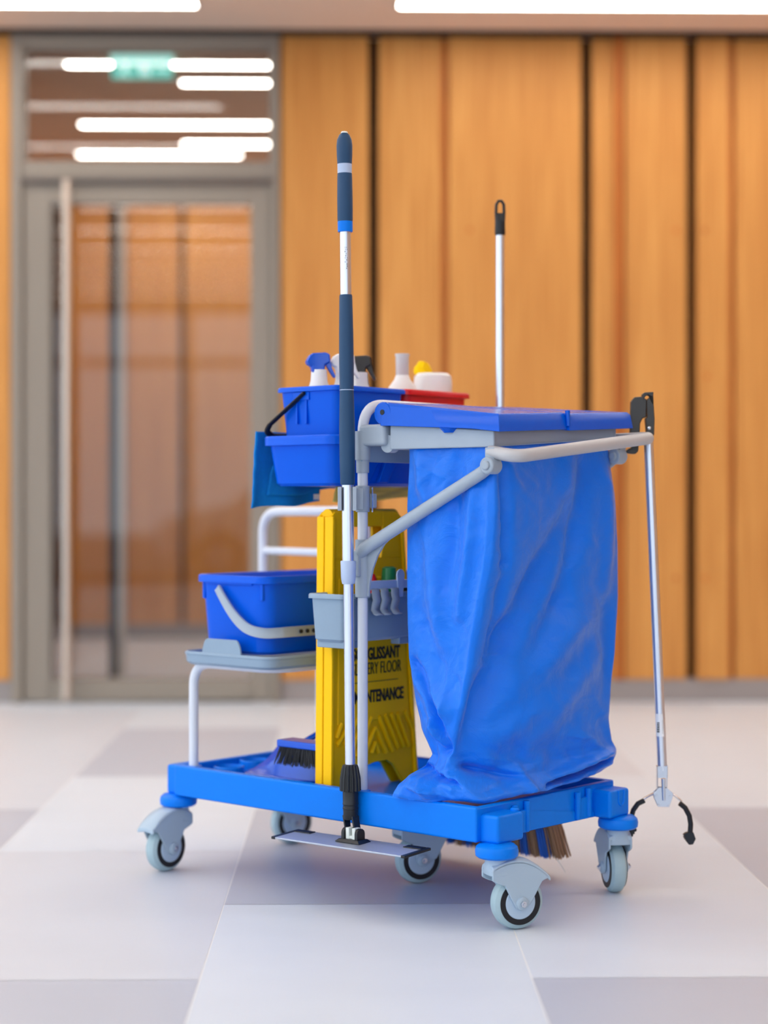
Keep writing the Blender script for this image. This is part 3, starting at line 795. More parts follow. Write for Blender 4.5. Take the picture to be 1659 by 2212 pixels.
# ------------------------------------------------------------------ things on the trolley
# refuse bag: lofted from corner tracks, then folded
def make_bag():
    T_ = [ # z : C0 (left), C1 (near fold), C2 (right), C3 (back)
     (.945,(.016,.236),(.010,.016),(.402,.020),(.398,.250)),
     (.900,(.018,.238),(.006,.010),(.410,.016),(.40,.262)),
     (.806,(.018,.244),(.002,.004),(.440,.020),(.42,.270)),
     (.718,(.018,.244),(.000,.010),(.448,.020),(.43,.275)),
     (.620,(.018,.243),(.000,.032),(.450,.020),(.43,.275)),
     (.508,(.018,.239),(.000,.058),(.440,.020),(.43,.27)),
     (.435,(.018,.222),(.000,.076),(.425,.020),(.41,.26)),
     (.370,(.020,.206),(.004,.098),(.415,.020),(.40,.25)),
     (.318,(.028,.184),(.014,.118),(.424,.018),(.40,.25)),
     (.296,(.022,.196),(.016,.112),(.438,.018),(.41,.25)),
     (.276,(-.012,.214),(.000,.092),(.440,.018),(.41,.25)),
     (.258,(-.036,.222),(.000,.066),(.430,.020),(.40,.25)),
     (.244,(-.045,.226),(.008,.044),(.405,.030),(.39,.25)),
     (.232,(-.046,.228),(.016,.046),(.37,.040),(.37,.25))]
    def tr_(z):
        for i in range(len(T_)-1):
            a, b = T_[i], T_[i+1]
            if a[0] >= z >= b[0]:
                t = (a[0]-z)/(a[0]-b[0]); t = t*t*(3-2*t)*.35+t*.65
                return [Vector((a[k][0]*(1-t)+b[k][0]*t, a[k][1]*(1-t)+b[k][1]*t)) for k in range(1,5)]
        return [Vector(q) for q in T_[-1][1:]]
    # folds on the two visible faces: (face, (s0,z0), (s1,z1), width, amp)  face 0 = left C0->C1, 1 = front C1->C2
    # broad soft folds, gaussian: (face,(s0,z0),(s1,z1),width,amp)
    F = [(1,(.52,.80),(.20,.56),.060,-.018),(1,(.20,.56),(.03,.36),.055,-.016),
         (1,(.74,.88),(.52,.62),.045,-.012),(1,(.52,.62),(.34,.50),.05,-.008),(1,(.62,.92),(.40,.74),.05,.008),
         (1,(.70,.58),(.30,.46),.07,.010),(1,(.80,.50),(.40,.34),.06,.010),(1,(.50,.44),(.15,.33),.05,.008),
         (1,(.88,.60),(.96,.44),.05,-.006),(1,(.92,.88),(.86,.64),.04,.006),
         (1,(.055,.90),(.09,.70),.016,-.010),(1,(.09,.70),(.10,.52),.018,-.007),
         (1,(.97,.292),(.55,.262),.016,.009),(1,(.99,.272),(.48,.243),.010,-.016),
         (1,(.02,.300),(.30,.272),.013,-.012),(1,(.30,.292),(.33,.242),.016,.010),
         (0,(.12,.93),(.30,.80),.03,.006),(0,(.60,.90),(.55,.66),.03,-.006),(0,(.78,.84),(.74,.60),.022,.006),(0,(.32,.74),(.50,.54),.04,.007),
         (0,(.20,.60),(.60,.48),.04,-.006),(0,(.15,.46),(.75,.41),.03,.008),(0,(.10,.50),(.80,.335),.018,-.010),(0,(.45,.385),(.70,.345),.014,.011),
         (0,(.05,.292),(.9,.272),.010,-.012),(0,(.2,.262),(.6,.25),.010,.008)]
    # crisp creases with a sharp ridge: (face,(s0,z0),(s1,z1),half width,height)
    rr_ = random.Random(21)
    G = [(0,(.93,.88),(.96,.36),.012,.004),(0,(.10,.90),(.55,.86),.02,.0035),(0,(.15,.84),(.40,.90),.015,.003),(0,(.35,.92),(.30,.84),.014,-.003),
         (1,(.10,.90),(.16,.84),.012,.004),(1,(.14,.86),(.30,.80),.014,.003),
         (1,(.60,.345),(.86,.330),.014,.004),(1,(.72,.36),(.95,.28),.02,.006),(1,(.90,.37),(.97,.30),.014,-.004),
         (1,(.30,.272),(.12,.300),.016,.006),(1,(.30,.272),(.06,.252),.014,-.006),(1,(.30,.272),(.22,.238),.014,.005),(1,(.32,.276),(.50,.300),.02,.006),
         (1,(.12,.318),(.30,.300),.014,.005),(1,(.03,.322),(.14,.270),.010,-.006),
         (0,(.15,.285),(.10,.24),.010,.005),(0,(.30,.285),(.42,.24),.012,.005),(0,(.62,.28),(.55,.24),.012,-.005),(0,(.2,.27),(.62,.262),.010,.005),
         (0,(.30,.44),(.42,.36),.016,.005),(0,(.42,.36),(.72,.32),.012,-.005),(0,(.62,.50),(.78,.34),.014,.004)]
    for k in range(110):
        fc = 1 if rr_.random() < .62 else 0
        s0, z0 = rr_.uniform(.06,.94), rr_.uniform(.245,.93)
        if rr_.random() < .35: z0 = rr_.uniform(.245,.36)
        an = rr_.choice((rr_.gauss(1.15,.35), rr_.gauss(-1.2,.4), rr_.gauss(.3,.3)))
        L_ = rr_.uniform(.025,.09)
        wid = .44 if fc else .24
        G.append((fc,(s0-math.cos(an)*L_/2/wid, z0-math.sin(an)*L_/2),(s0+math.cos(an)*L_/2/wid, z0+math.sin(an)*L_/2),rr_.uniform(.006,.016),rr_.choice((-1,1,1))*rr_.uniform(.0008,.0022)))
    nz, ns = 250, 64
    rings = []
    for i in range(nz+1):
        z = .945-(.945-.232)*i/nz
        c = tr_(z); ring = []
        ctr = (c[0]+c[1]+c[2]+c[3])/4
        for fc in range(4):
            a, b = c[fc], c[(fc+1) % 4]
            d = b-a; L = d.length
            nrm = Vector((-d.y, d.x)); nrm.normalize()
            if nrm.dot((a+b)/2-ctr) < 0: nrm = -nrm
            n_ = ns if fc < 2 else 16
            for k in range(n_):
                s = k/n_
                p = a+d*s
                full = min(1, (.945-z)/.10)
                bow = 4*s*(1-s)
                amp = .010*bow*full if fc == 1 else (.006*bow*full)
                if fc == 1:
                    amp += .012*bow*math.exp(-((z-.36)/.10)**2)
                    if z < .275: amp += .010*bow*(.275-z)/.04
                if fc < 2:
                    for (ff,(s0,z0),(s1,z1),w,am) in F:
                        if ff != fc: continue
                        x0, x1, xx = s0*L, s1*L, s*L
                        dx, dz = x1-x0, z1-z0; l2_ = dx*dx+dz*dz
                        t = max(0, min(1, ((xx-x0)*dx+(z-z0)*dz)/l2_))
                        qx, qz = xx-(x0+dx*t), z-(z0+dz*t)
                        q = (qx*qx+qz*qz)/(w*.6)**2
                        if q < 9:
                            amp += 2.3*am*math.exp(-q)*(.6+.4*math.sin(PI*t))*min(1, bow*4)
                    for (ff,(s0,z0),(s1,z1),w,am) in G:
                        if ff != fc: continue
                        x0, x1, xx = s0*L, s1*L, s*L
                        dx, dz = x1-x0, z1-z0; l2_ = dx*dx+dz*dz
                        t = ((xx-x0)*dx+(z-z0)*dz)/l2_
                        if t < -.15 or t > 1.15: continue
                        e_ = max(0, min(1, min(t+.15, 1.15-t)/.4)); e_ = e_*e_*(3-2*e_)
                        pp = abs((xx-x0)*dz-(z-z0)*dx)/math.sqrt(l2_)/w
                        if pp < 2.2:
                            amp += 1.7*am*e_*(math.exp(-pp*1.25))*min(1, bow*6)
                q = Vector((s*L*1.0+fc*3, z, fc*1.7))
                e = min(1, bow*2.5)
                amp += e*.0035*noise.noise(q*9)
                rn = 1-abs(noise.noise(Vector((q.x*22+q.y*9, q.y*15-q.x*6, q.z)))*2)
                amp += e*.0016*rn*rn*(1+1.2*(z < .42)+1.2*(z < .3))
                rn = 1-abs(noise.noise(Vector((q.x*46-q.y*21, q.y*38+q.x*16, q.z+5)))*2)
                amp += e*.0008*rn**3
                p = p+nrm*amp
                ring.append((p.x, p.y, z))
        # soften corners
        R = ring
        for it in range(1):
            R = [tuple((R[j-1][q]+2*R[j][q]+R[(j+1) % len(R)][q])/4 for q in range(3)) for j in range(len(R))]
        zz = z
        out = []
        for (x, y, _) in R:
            dz = .016*(max(0, x)/.43)*max(0, 1-(zz-.232)/.12) if zz < .352 else 0   # lies on the rim
            dz += tz(x, max(0, min(.28, y)))*max(0, (zz-.80)/.145) if zz > .80 else 0
            sag = .006*noise.noise(Vector((x*14, y*14, 2.2)))*max(0, 1-(zz-.232)/.05) if zz < .282 else 0
            out.append((x, y, zz+dz+sag+.004*(zz < .24)))
        rings.append(out)
    m = MB(); m.loft(rings, cap0=False, cap1=True)
    return m
bag = obj('refuse_bag', make_bag(), M['bag'], org=(.2,.13,.235), ang=80)
tag(bag, 'large shiny blue plastic refuse bag hanging from the grey frame under the lid', 'refuse bag')

# mop bucket
B = thing('mop_bucket', 'large blue bucket with a lowered grey handle standing on the grey shelf', 'bucket', (.22,.72,.494))
bm_ = tub_mesh(-.016, .492, .606, .838, .491, .661, .017, .034, .004, rim=.008, rimh=.016)
body = obj('bucket_body', bm_, M['blue_bucket'], parent=B)
rb = MB()
rb.box(-.012,-.002,.655,.790,.640,.652)
for v in (.812, .632): rb.box(-.006,.002,v-.004,v+.004,.608,.648)
rb.prism([(-.005,.69,.646),(-.005,.765,.646),(-.005,.755,.632),(-.005,.735,.618),(-.005,.72,.618),(-.005,.705,.632)], (.012,0,0))
rb.box(.02,.44,.6295,.632,.494,.506)
objs('rib', rb, M['blue_bucket'], parent=B, bevel=.002)
hd = MB()
hp_ = [(-.016,.757,.634),(-.020,.727,.602),(-.022,.695,.572),(-.020,.660,.549),(-.008,.625,.540),(.02,.604,.540),(.06,.598,.541),(.24,.597,.541),(.42,.600,.541),(.48,.62,.545),(.50,.69,.56),(.49,.752,.620)]
sm = []
P_ = [Vector(p) for p in hp_]
for i in range(len(P_)-1):
    p0, p1, p2, p3 = P_[max(0,i-1)], P_[i], P_[i+1], P_[min(len(P_)-1, i+2)]
    for k in range(5):
        t = k/5
        sm.append(.5*((2*p1)+(-p0+p2)*t+(2*p0-5*p1+4*p2-p3)*t*t+(-p0+3*p1-3*p2+p3)*t**3))
sm.append(P_[-1])
wd = [.0085+.0025*min(1, i/12) for i in range(len(sm))]
rings = []
for i, p in enumerate(sm):
    t = (sm[min(i+1, len(sm)-1)]-sm[max(i-1, 0)]).normalized()
    o_ = Vector((p.x-.24, p.y-.72, 0)); o_ = (o_-t*o_.dot(t)).normalized()
    b_ = t.cross(o_).normalized(); w = wd[i]
    rings.append([p+b_*w+o_*.004, p+b_*w*.6+o_*.002, p-b_*w*.6+o_*.002, p-b_*w+o_*.004, p-b_*w-o_*.003, p+b_*w-o_*.003])
hd.loft(rings)
hh = obj('bucket_handle', hd, M['grey'], parent=B, bevel=.001)
hol = MB()
for k in range(8): hol.lathe((.075+.020*k,.5925,.541),(0,-1,0),[(0,.0045),(.0035,.0045)],12)
objs('grip_hole', hol, M['tyre_dark'], parent=hh)

# upper tub and what it holds
obj_t = obj('storage_tub', tub_mesh(-.026, .44, .398, .618, .854, .960, .018, .03, .004, rim=.008, rimh=.020), M['blue_bucket'], org=(.2,.5,.855))
tag(obj_t, 'wide shallow blue tub high on the frame, holding a blue and a red bucket', 'tub')
gs = MB()
for u in (.09,.15): gs.prism([(u,.398,.94),(u+.045,.398,.94),(u+.0,.406,.862),(u-.03,.406,.862)], (0,.010,0))
objs('gusset', gs, M['blue_bucket'], parent=obj_t, bevel=.002)
SB = thing('small_bucket', 'small blue bucket with black handle holding spray bottles in the upper tub', 'bucket', (.11,.5,.872))
obj('bucket_body', tub_mesh(-.006, .222, .410, .592, .866, 1.063, .020, .018, .003, rim=.006, rimh=.010), M['blue_bucket'], parent=SB)
rb = MB()
for v in (.505,.532): rb.box(-.001,.006,v-.0025,v+.0025,.985,1.045)
rb.box(-.002,.004,.495,.542,1.035,1.052)
objs('rib', rb, M['blue_bucket'], parent=SB, bevel=.001)
bh_ = MB()
hp2 = [(-.003,.505,1.050),(-.012,.600,.985),(-.006,.608,.972),(.012,.612,.964)]
bh_.tube([hp2[0],hp2[1]], .0085, 10, flat=.4); bh_.tube(arc_path([hp2[1],(-.010,.612,.972),(.012,.618,.962),(.2,.618,.962),(.225,.6,.985),(.22,.505,1.050)], .01, 4), .007, 10, flat=.6)
obj('bucket_handle', bh_, M['black'], parent=SB)
RB = obj('small_bucket', tub_mesh(.232, .462, .425, .592, .866, 1.066, .020, .018, .003, rim=.007, rimh=.012), M['red'], org=(.34,.5,.868))
tag(RB, 'small bright red bucket beside the blue one in the upper tub', 'bucket')

def spray(name_label, u, v, zt, m, face, body_m='white_pl'):
    t = thing('spray_bottle', name_label, 'spray bottle', (u, v, .874), 'spray bottles in the small blue bucket')
    dz = zt-1.138
    d = Vector((math.cos(face), math.sin(face), 0)); sd = Vector((-d.y, d.x, 0))
    obj('bottle', MB().lathe((u,v,.874),(0,0,1),[(0,.024),(.004,.028),(.14+dz,.028),(.18+dz,.025),(.205+dz,.018),(.212+dz,.0175),(.228+dz,.0165)],24), M[body_m], parent=t)
    h = MB(); c = Vector((u,v,0))
    def Q(a, z, s): return c+d*a+sd*s+Vector((0,0,z+dz))
    side_ = [(-.030,1.118),(-.022,1.132),(-.014,1.137),(.012,1.139),(.022,1.136),(.024,1.118),(.012,1.112),(.010,1.094),(-.016,1.094),(-.018,1.108),(-.026,1.112)]
    h.prism([Q(a,z,-.011) for a, z in side_], sd*.022)
    obj('spray_head', h, M[m], parent=t, bevel=.004)
    g = MB(); pts = [(.010,1.128),(.024,1.122),(.028,1.105),(.036,1.088),(.032,1.084),(.022,1.098),(.015,1.110)]
    g.prism([Q(a,z,-.006) for a, z in pts], sd*.012)
    obj('trigger', g, M[m], parent=t, bevel=.002)
    return t
fa = math.radians(-35)
spray('spray bottle with a blue trigger head, leftmost in the small blue bucket', .056, .52, 1.138, 'blue_pan', fa)
spray('spray bottle with a white trigger head half hidden behind the mop pole', .108, .497, 1.138, 'white_pl', fa)
spray('spray bottle with a black trigger head right of the mop pole', .172, .507, 1.138, 'black_warm', fa)

pb = thing('pump_bottle', 'white dosing bottle with a clear upright measuring neck in the red bucket', 'bottle', (.30,.5,.875))
obj('bottle', MB().lathe((.305,.50,.875),(0,0,1),[(0,.03),(.005,.034),(.17,.034),(.20,.031),(.218,.018),(.228,.0145)],28), M['white_pl'], parent=pb)
obj('measuring_neck', MB().lathe((.305,.50,1.095),(0,0,1),[(0,.0125),(.003,.0145),(.048,.0150),(.053,.0165),(.055,.0165),(.055,.013),(.05,.0125)],28), M['clear_pl'], parent=pb)
sp = MB(); sp.lathe((.424,.535,1.110),(.3,-.9,.3),[(-.014,.014),(-.011,.030),(.0,.034),(.012,.030),(.015,.014)],16)
for v_ in sp.bm.verts: v_.co += Vector([noise.noise(v_.co*60+Vector((k*7,0,0)))*.006 for k in range(3)])
spo = obj('sponge', sp, M['sponge'], org=(.424,.535,1.08)); tag(spo, 'crumpled yellow sponge poking up between bottles in the red bucket', 'sponge')
rl_ = MB().lathe((.408,.497,.90),(0,0,1),[(0,.040),(.19,.044),(.205,.042),(.212,.034)],32)
rlo = obj('paper_roll', rl_, M['white_pl'], org=(.408,.497,.875)); tag(rlo, 'round white roll with a rounded top standing in the red bucket', 'roll')

# hanging cloths
def drape(u0, u1, v, z0, z1, seed, skew=0.0, amp=.006):
    m = MB(); g = []
    nx, nz_ = 30, 30
    for i in range(nz_+1):
        t = i/nz_; row = []
        for j in range(nx+1):
            s = j/nx
            u = u0+(u1-u0)*s - .012*t*(1-s) ; z = z1+(z0-z1)*t + skew*s*t
            row.append((u, v+amp*math.sin(s*9+seed)*(.4+t)+.003*noise.noise(Vector((s*5,t*5,seed))), z+.003*math.sin(s*7+seed)*t))
        g.append(row)
    m.sheet(g); return m
c1 = thing('cleaning_cloth', 'blue microfibre cloth hanging behind the left end of the upper tub', 'cloth', (.1,.63,.81))
obj('cloth_layer', drape(-.012,.185,.640,.806,.972,0.3,skew=.014), M['cloth_blue'], parent=c1, solid=.004)
obj('cloth_layer', drape(.03,.235,.632,.832,.90,1.9,skew=.018), M['cloth_blue'], parent=c1, solid=.004)
obj('care_tag', MB().box(.150,.168,.6235,.6245,.826,.838), M['label_white'], parent=c1)
c2 = obj('cleaning_cloth', drape(.16,.42,.56,.818,.868,2.2,skew=.012,amp=.004), M['cloth_yellow'], org=(.2,.56,.83), solid=.004)
tag(c2, 'pale yellow cloth hanging under the upper tub above the wet floor sign', 'cloth')

# wet floor sign
SG = thing('wet_floor_sign', 'folded yellow wet floor warning sign standing on the trolley base', 'warning sign', (.15,.46,.206))
def SX(z, u):                       # the sign leans and widens downwards
    t = (z-.206)/.6
    return u
def sign_panel(vv, th_, ribs):
    m = MB()
    zt_, zb_ = .800, .206
    def edge(z, side_):
        t = (zt_-z)/(zt_-zb_)
        return (.022-.006*t) if side_ == 0 else (.246+.052*t)
    # outer outline with handle slot and foot arch, built from strips
    def strip_(pts): m.prism(pts, (0, th_, 0))
    # left stile, right stile, top bar, panel below the slot
    L = lambda z: edge(z,0); R = lambda z: edge(z,1)
    strip_([(L(.800)+.012,vv,.800),(L(.79),vv,.790),(L(.70),vv,.70),(L(.70)+.062,vv,.70),(L(.745)+.062,vv,.745),(L(.8)+.062,vv,.800)])
    strip_([(R(.8)-.062,vv,.8),(R(.745)-.062,vv,.745),(R(.70)-.075,vv,.70),(R(.70),vv,.70),(R(.79),vv,.788),(R(.8)-.014,vv,.800)])
    strip_([(L(.8)+.062,vv,.8),(L(.8)+.062,vv,.768),(R(.8)-.062,vv,.768),(R(.8)-.062,vv,.8)])
    strip_([(L(.70),vv,.70),(L(.285),vv,.285),(R(.285),vv,.285),(R(.70),vv,.70)])
    strip_([(L(.285),vv,.285),(L(.206),vv,.206),(L(.206)+.058,vv,.206),(L(.24)+.078,vv,.250),(.16,vv,.262),(R(.26)-.095,vv,.262),(R(.24)-.075,vv,.250),(R(.206)-.045,vv,.206),(R(.206),vv,.206),(R(.285),vv,.285)])
    return m
vv = .452
fp = obj('front_panel', sign_panel(vv, .008, True), M['yellow'], parent=SG, bevel=.002)
bp_ = obj('rear_panel', sign_panel(vv+.032, .008, True), M['yellow'], parent=SG, bevel=.002)
sf = MB()
for dv, w_ in ((-.006, .024), (.0205, .020)):
    sf.prism([(.014,vv+dv,.206),(.022,vv+dv,.206),(.028,vv+dv,.79),(.020,vv+dv,.79)], (0,w_,0))
sf.prism([(.289,vv-.006,.21),(.298,vv-.006,.21),(.247,vv-.006,.785),(.240,vv-.006,.785)], (0,.046,0))
objs('side_flange', sf, M['yellow'], parent=SG, bevel=.002)
th_ = MB(); th_.tube([(.028,vv+.018,.790),(.240,vv+.018,.790)], .016, 16)
obj('hinge_bar', th_, M['yellow'], parent=SG)
# raised text field and chevrons
tf_ = MB(); tf_.prism([(.040,vv-.002,.352),(.270,vv-.002,.352),(.246,vv-.002,.66),(.044,vv-.002,.66)], (0,.004,0))
obj('text_field', tf_, M['yellow'], parent=SG, bevel=.002)
ch = MB()
cxm = .158
def rib_(a, b): ch.tube([(a[0],vv-.001,a[1]),(b[0],vv-.001,b[1])], .0052, 8)
rib_((cxm-.012,.282),(cxm+.000,.305)); rib_((cxm+.0,.305),(cxm+.012,.282))
rib_((cxm-.036,.280),(cxm,.336)); rib_((cxm+.002,.336),(cxm+.036,.280))
rib_((cxm-.060,.280),(cxm-.012,.360)); rib_((cxm+.012,.360),(cxm+.058,.280))
for k in range(1, 4):
    rib_((cxm+.012+.020*k,.362),(cxm+.058+.018*k,.286)); rib_((cxm-.012-.020*k,.362),(max(.034,cxm-.060-.02*k),.286 if k < 2 else .31))
rib_((cxm+.098,.364),(cxm+.124,.325)); rib_((.052,.355),(.036,.325))
obj('chevron_rib', ch, M['yellow'], parent=SG)
def text_mesh(body, size, xs, org, name, parent, mtl, ext=.0006, rot=None, heavy=0.0):
    cu = bpy.data.curves.new(name, 'FONT'); cu.body = body; cu.size = size; cu.extrude = ext
    cu.offset = heavy
    cu.align_x = 'RIGHT'; cu.resolution_u = 3
    tmp = bpy.data.objects.new('tmp', cu); C.objects.link(tmp)
    dg = bpy.context.evaluated_depsgraph_get()
    me = bpy.data.meshes.new_from_object(tmp.evaluated_get(dg)); bpy.data.objects.remove(tmp)
    me.name = name
    rot = rot or Matrix.Rotation(PI/2, 4, 'X')
    me.transform(Matrix.Translation(Vector(org)-Vector(parent['_org'])) @ rot @ Matrix.Diagonal((xs,1,1,1)))
    me.materials.clear(); me.materials.append(mtl)
    o = bpy.data.objects.new(name, me); C.objects.link(o); o.parent = parent
    o['_org'] = list(parent['_org'])
    return o
yt = vv-.0026
text_mesh('SOL GLISSANT', .036, .66, (.238, yt, .484), 'lettering', SG, M['ink'], heavy=.0011)
text_mesh('SLIPPERY FLOOR', .037, .58, (.242, yt, .4525), 'lettering', SG, M['ink'], heavy=-.0002)
text_mesh('MAINTENANCE', .036, .64, (.250, yt, .393), 'lettering', SG, M['ink'], heavy=.0011)
obj('printed_rule', MB().box(.075,.232,yt-.0004,yt+.001,.4355,.4368), M['ink'], parent=SG)

# things inside the grey box
g1 = MB().tube([(.150,.42,.56),(.158,.415,.640),(.160,.412,.668),(.1600,.412,.680),(.160,.412,.683)], [.014,.015,.0165,.015,.009], 20)
g1 = obj('bottle', g1, M['green'], org=(.15,.42,.54)); tag(g1, 'green plastic bottle cap leaning in the grey box behind the white rail', 'bottle')
g2 = MB().tube([(.13,.43,.56),(.120,.425,.655),(.119,.425,.668)], [.010,.010,.006], 14)
g2 = obj('brush_handle', g2, M['red'], org=(.13,.43,.54)); tag(g2, 'red plastic handle beside the green bottle in the grey box', 'handle')
g3 = MB().tube([(.215,.42,.56),(.222,.412,.648),(.222,.412,.652)], [.012,.013,.006], 14)
g3 = obj('scraper', g3, M['black'], org=(.215,.42,.54)); tag(g3, 'dark knob poking above the grey box next to the blue bag', 'scraper')

# dustpan and hand brush
DP = thing('dustpan', 'glossy blue dustpan lying on the left part of the trolley base', 'dustpan', (.12,.65,.207))
def pan():
    m = MB()
    # floor plate sloping up slightly to the back and side cheeks
    u0, u1 = .040, .122
    va, vb = .500, .800
    m.hexa([(u0,va,.207),(u1,va,.207),(u1,vb,.207),(u0,vb,.207),(u0,va,.212),(u1,va,.212),(u1,vb,.211),(u0,vb,.211)])
    return m
obj('pan_floor', pan(), M['blue_pan'], parent=DP, bevel=.002)
bw = MB()
g = []
prof_ = [(.80,.212),(.782,.220),(.764,.230),(.745,.242),(.728,.254),(.715,.268),(.705,.279),(.69,.289),(.668,.295),(.649,.298),(.60,.300),(.50,.300)]
for v, h in prof_:
    g.append([(.085,v,.211),(.104,v,.213),(.115,v,.213+.35*(h-.213)),(.12,v,h)])
bw.sheet(g)
obj('pan_wall', bw, M['blue_pan'], parent=DP, solid=.004)
lpm = MB(); lpm.sheet([[(.045,.80-.03*k,.2125) for k in range(11)],[(.036,.80-.03*k,.2165) for k in range(11)],[(.030,.80-.03*k,.2135) for k in range(11)]])
obj('pan_lip', lpm, M['blue_pan'], parent=DP, solid=.002)
obj('pan_handle', MB().tube([(.12,.63,.292),(.16,.605,.316),(.22,.57,.352)], [.010,.012,.009], 14, flat=.6), M['blue_pan'], parent=DP)
HB = thing('hand_brush', 'blue hand brush with black bristles clipped over the dustpan', 'brush', (.09,.58,.26))
obj('brush_head', MB().box(.020,.070,.470,.612,.296,.311), M['blue_pan'], parent=HB, bevel=.003)
br = MB()
rnd = random.Random(3)
for i in range(34):
    for j in range(7):
        s = i/33; v = .604-.13*s; u = .026+.038*j/6
        fl = (s-.5)*-.030
        for q in range(2):
            a = Vector((u+rnd.uniform(-.002,.002), v+rnd.uniform(-.002,.002), .298))
            b = Vector((u+rnd.uniform(-.006,.006)+(j-3)*.001, v+fl+rnd.uniform(-.004,.004), .258+rnd.uniform(-.003,.004)))
            br.tube([a, b], [.0013,.0008], 4, cap=False)
o = obj('bristles', br, M['bristle_black'], parent=HB); o['kind'] = 'stuff'

# flat mop with telescopic pole
MU, MV = -.055, .348
MP = thing('flat_mop', 'tall flat mop with aluminium pole and navy grips clamped to the front post', 'mop', (MU,MV,.13))
def lp(name, prof, m, n=28, parent=MP, **k): return obj(name, MB().lathe((MU,MV,0),(0,0,1),prof,n), M[m], parent=parent, **k)
lp('pole', [(.285,.0102),(.668,.0102)], 'alu')
lp('pole', [(.70,.0122),(1.37,.0112)], 'alu')
lp('pole_collar', [(.655,.0125),(.660,.0138),(.668,.0150),(.700,.0158),(.702,.0150),(.702,.0120)], 'lilac')
lp('lower_grip', [(.855,.0135),(.858,.0148),(.90,.0158),(.97,.0160),(1.045,.0142),(1.10,.0150),(1.16,.0146),(1.236,.0132),(1.239,.0125)], 'navy')
obj('grip_seam', MB().lathe((MU,MV,1.046),(0,0,1),[(0,.0143),(.001,.0145),(.0015,.0143)],28), M['lilac'], parent=MP)
lp('upper_grip', [(1.386,.0150),(1.39,.0156),(1.43,.0158),(1.475,.0152),(1.484,.0148)], 'navy')
lp('grip_ring', [(1.484,.0146),(1.503,.0146)], 'lilac')
lp('blue_ring', [(1.366,.0148),(1.368,.0152),(1.387,.0152)], 'blue')
lp('grip_top', [(1.503,.0148),(1.52,.0158),(1.54,.0162),(1.552,.0150),(1.562,.0105),(1.567,.004)], 'navy')
lp('grip_cap', [(1.5655,.0075),(1.5685,.006),(1.5695,.002)], 'white_pl')
# faint vertical lettering on the pole
pr = MB(); rnd = random.Random(5)
for k in range(11):
    z = 1.290+.0042*k
    a0 = math.radians(-132)
    for q in range(2):
        a = a0+rnd.uniform(-.22,.22)
        c0 = Vector((MU+.0116*math.cos(a-TH*0), MV+.0116*math.sin(a), z))
        pr.tube([c0, c0+Vector((0,0,.0026))], .0005, 4)
obj('pole_print', pr, M['frame_dark'], parent=MP)
# twist lock collar
tc_ = MB(); rings = []
for z, r, rg_ in ((.2370,.0175,0),(.2380,.0205,.0012),(.262,.0198,.0014),(.284,.0160,.0012),(.2890,.0148,.0006),(.291,.0120,0)):
    rings.append([(MU+(r+(rg_ if k % 4 < 2 else -rg_))*math.cos(2*PI*k/56), MV+(r+(rg_ if k % 4 < 2 else -rg_))*math.sin(2*PI*k/56), z) for k in range(56)])
tc_.loft(rings); obj('twist_lock', tc_, M['black'], parent=MP)
lp('mop_socket', [(.180,.0135),(.184,.0150),(.200,.0152),(.201,.0160),(.204,.0160),(.205,.0152),(.209,.0152),(.210,.0160),(.213,.0160),(.214,.0155),(.237,.0158)], 'black')
PC = Vector((MU-.012, .318, .139))     # plate centre joint
fk = MB()
for s in (-1, 1):
    fk.prism([(MU-.010,MV+s*.012-.002,.188),(MU+.010,MV+s*.012-.002,.188),(MU+.007,MV+s*.014-.008,.160),(MU-.002,MV+s*.012-.014,.146),(MU-.012,MV+s*.012-.014,.146),(MU-.012,MV+s*.012-.010,.160)], (0,.0045,0))
obj('mop_yoke', fk, M['black'], parent=MP, bevel=.0015)
# plate
pl = MB()
pu0, pu1, pv0, pv1 = -.114, -.036, .158, .511
def pz(u, v): return .1405-(v-.32)*.010+(u+.07)*.05
def plate(u0,u1,v0,v1,d0,d1):
    return [(u,v,pz(u,v)+d) for d in (d0,d1) for u,v in ((u0,v0),(u1,v0),(u1,v1),(u0,v1))]
pl.hexa(plate(pu0,pu1,pv0,pv1,-.006,-.0025))
mpp = obj('mop_plate', pl, M['alu_flat'], parent=MP, bevel=.001)
ec = MB()
ec.hexa(plate(pu0-.001,pu1+.001,pv0-.004,pv0+.006,-.007,-.0015)); ec.hexa(plate(pu0-.001,pu1+.001,pv1-.006,pv1+.004,-.007,-.0015))
for v0, v1 in ((pv0+.004,pv0+.05),(pv1-.05,pv1-.004)):
    um = (pu0+pu1)/2+.018
    ec.hexa(plate(um,um+.018,v0,v1,-.003,-.0005))
obj('plate_end_cap', ec, M['black'], parent=mpp, bevel=.001)
jb = MB(); cu_, cv = -.067, .331
jb.hexa([(cu_-.020,cv-.034,pz(cu_,cv)-.0025),(cu_+.020,cv-.034,pz(cu_,cv)-.0025),(cu_+.020,cv+.034,pz(cu_,cv)-.0025),(cu_-.020,cv+.034,pz(cu_,cv)-.0025),
         (cu_-.015,cv-.026,pz(cu_,cv)+.004),(cu_+.015,cv-.026,pz(cu_,cv)+.004),(cu_+.015,cv+.026,pz(cu_,cv)+.004),(cu_-.015,cv+.026,pz(cu_,cv)+.004)])
for s in (-1, 1):
    pts = [(0, cv+s*.018, pz(cu_,cv))]
    a = []
    for k in range(7):
        q = k/6*PI; a.append((cu_-.012*math.cos(q)*1.0, cv+s*.018-.004, pz(cu_,cv)+.016+.010*math.sin(q)))
    jb.prism([(cu_-.012,cv+s*.018-.004,pz(cu_,cv))]+a+[(cu_+.012,cv+s*.018-.004,pz(cu_,cv))], (0,.008,0))
obj('plate_joint', jb, M['black'], parent=mpp, bevel=.0015)
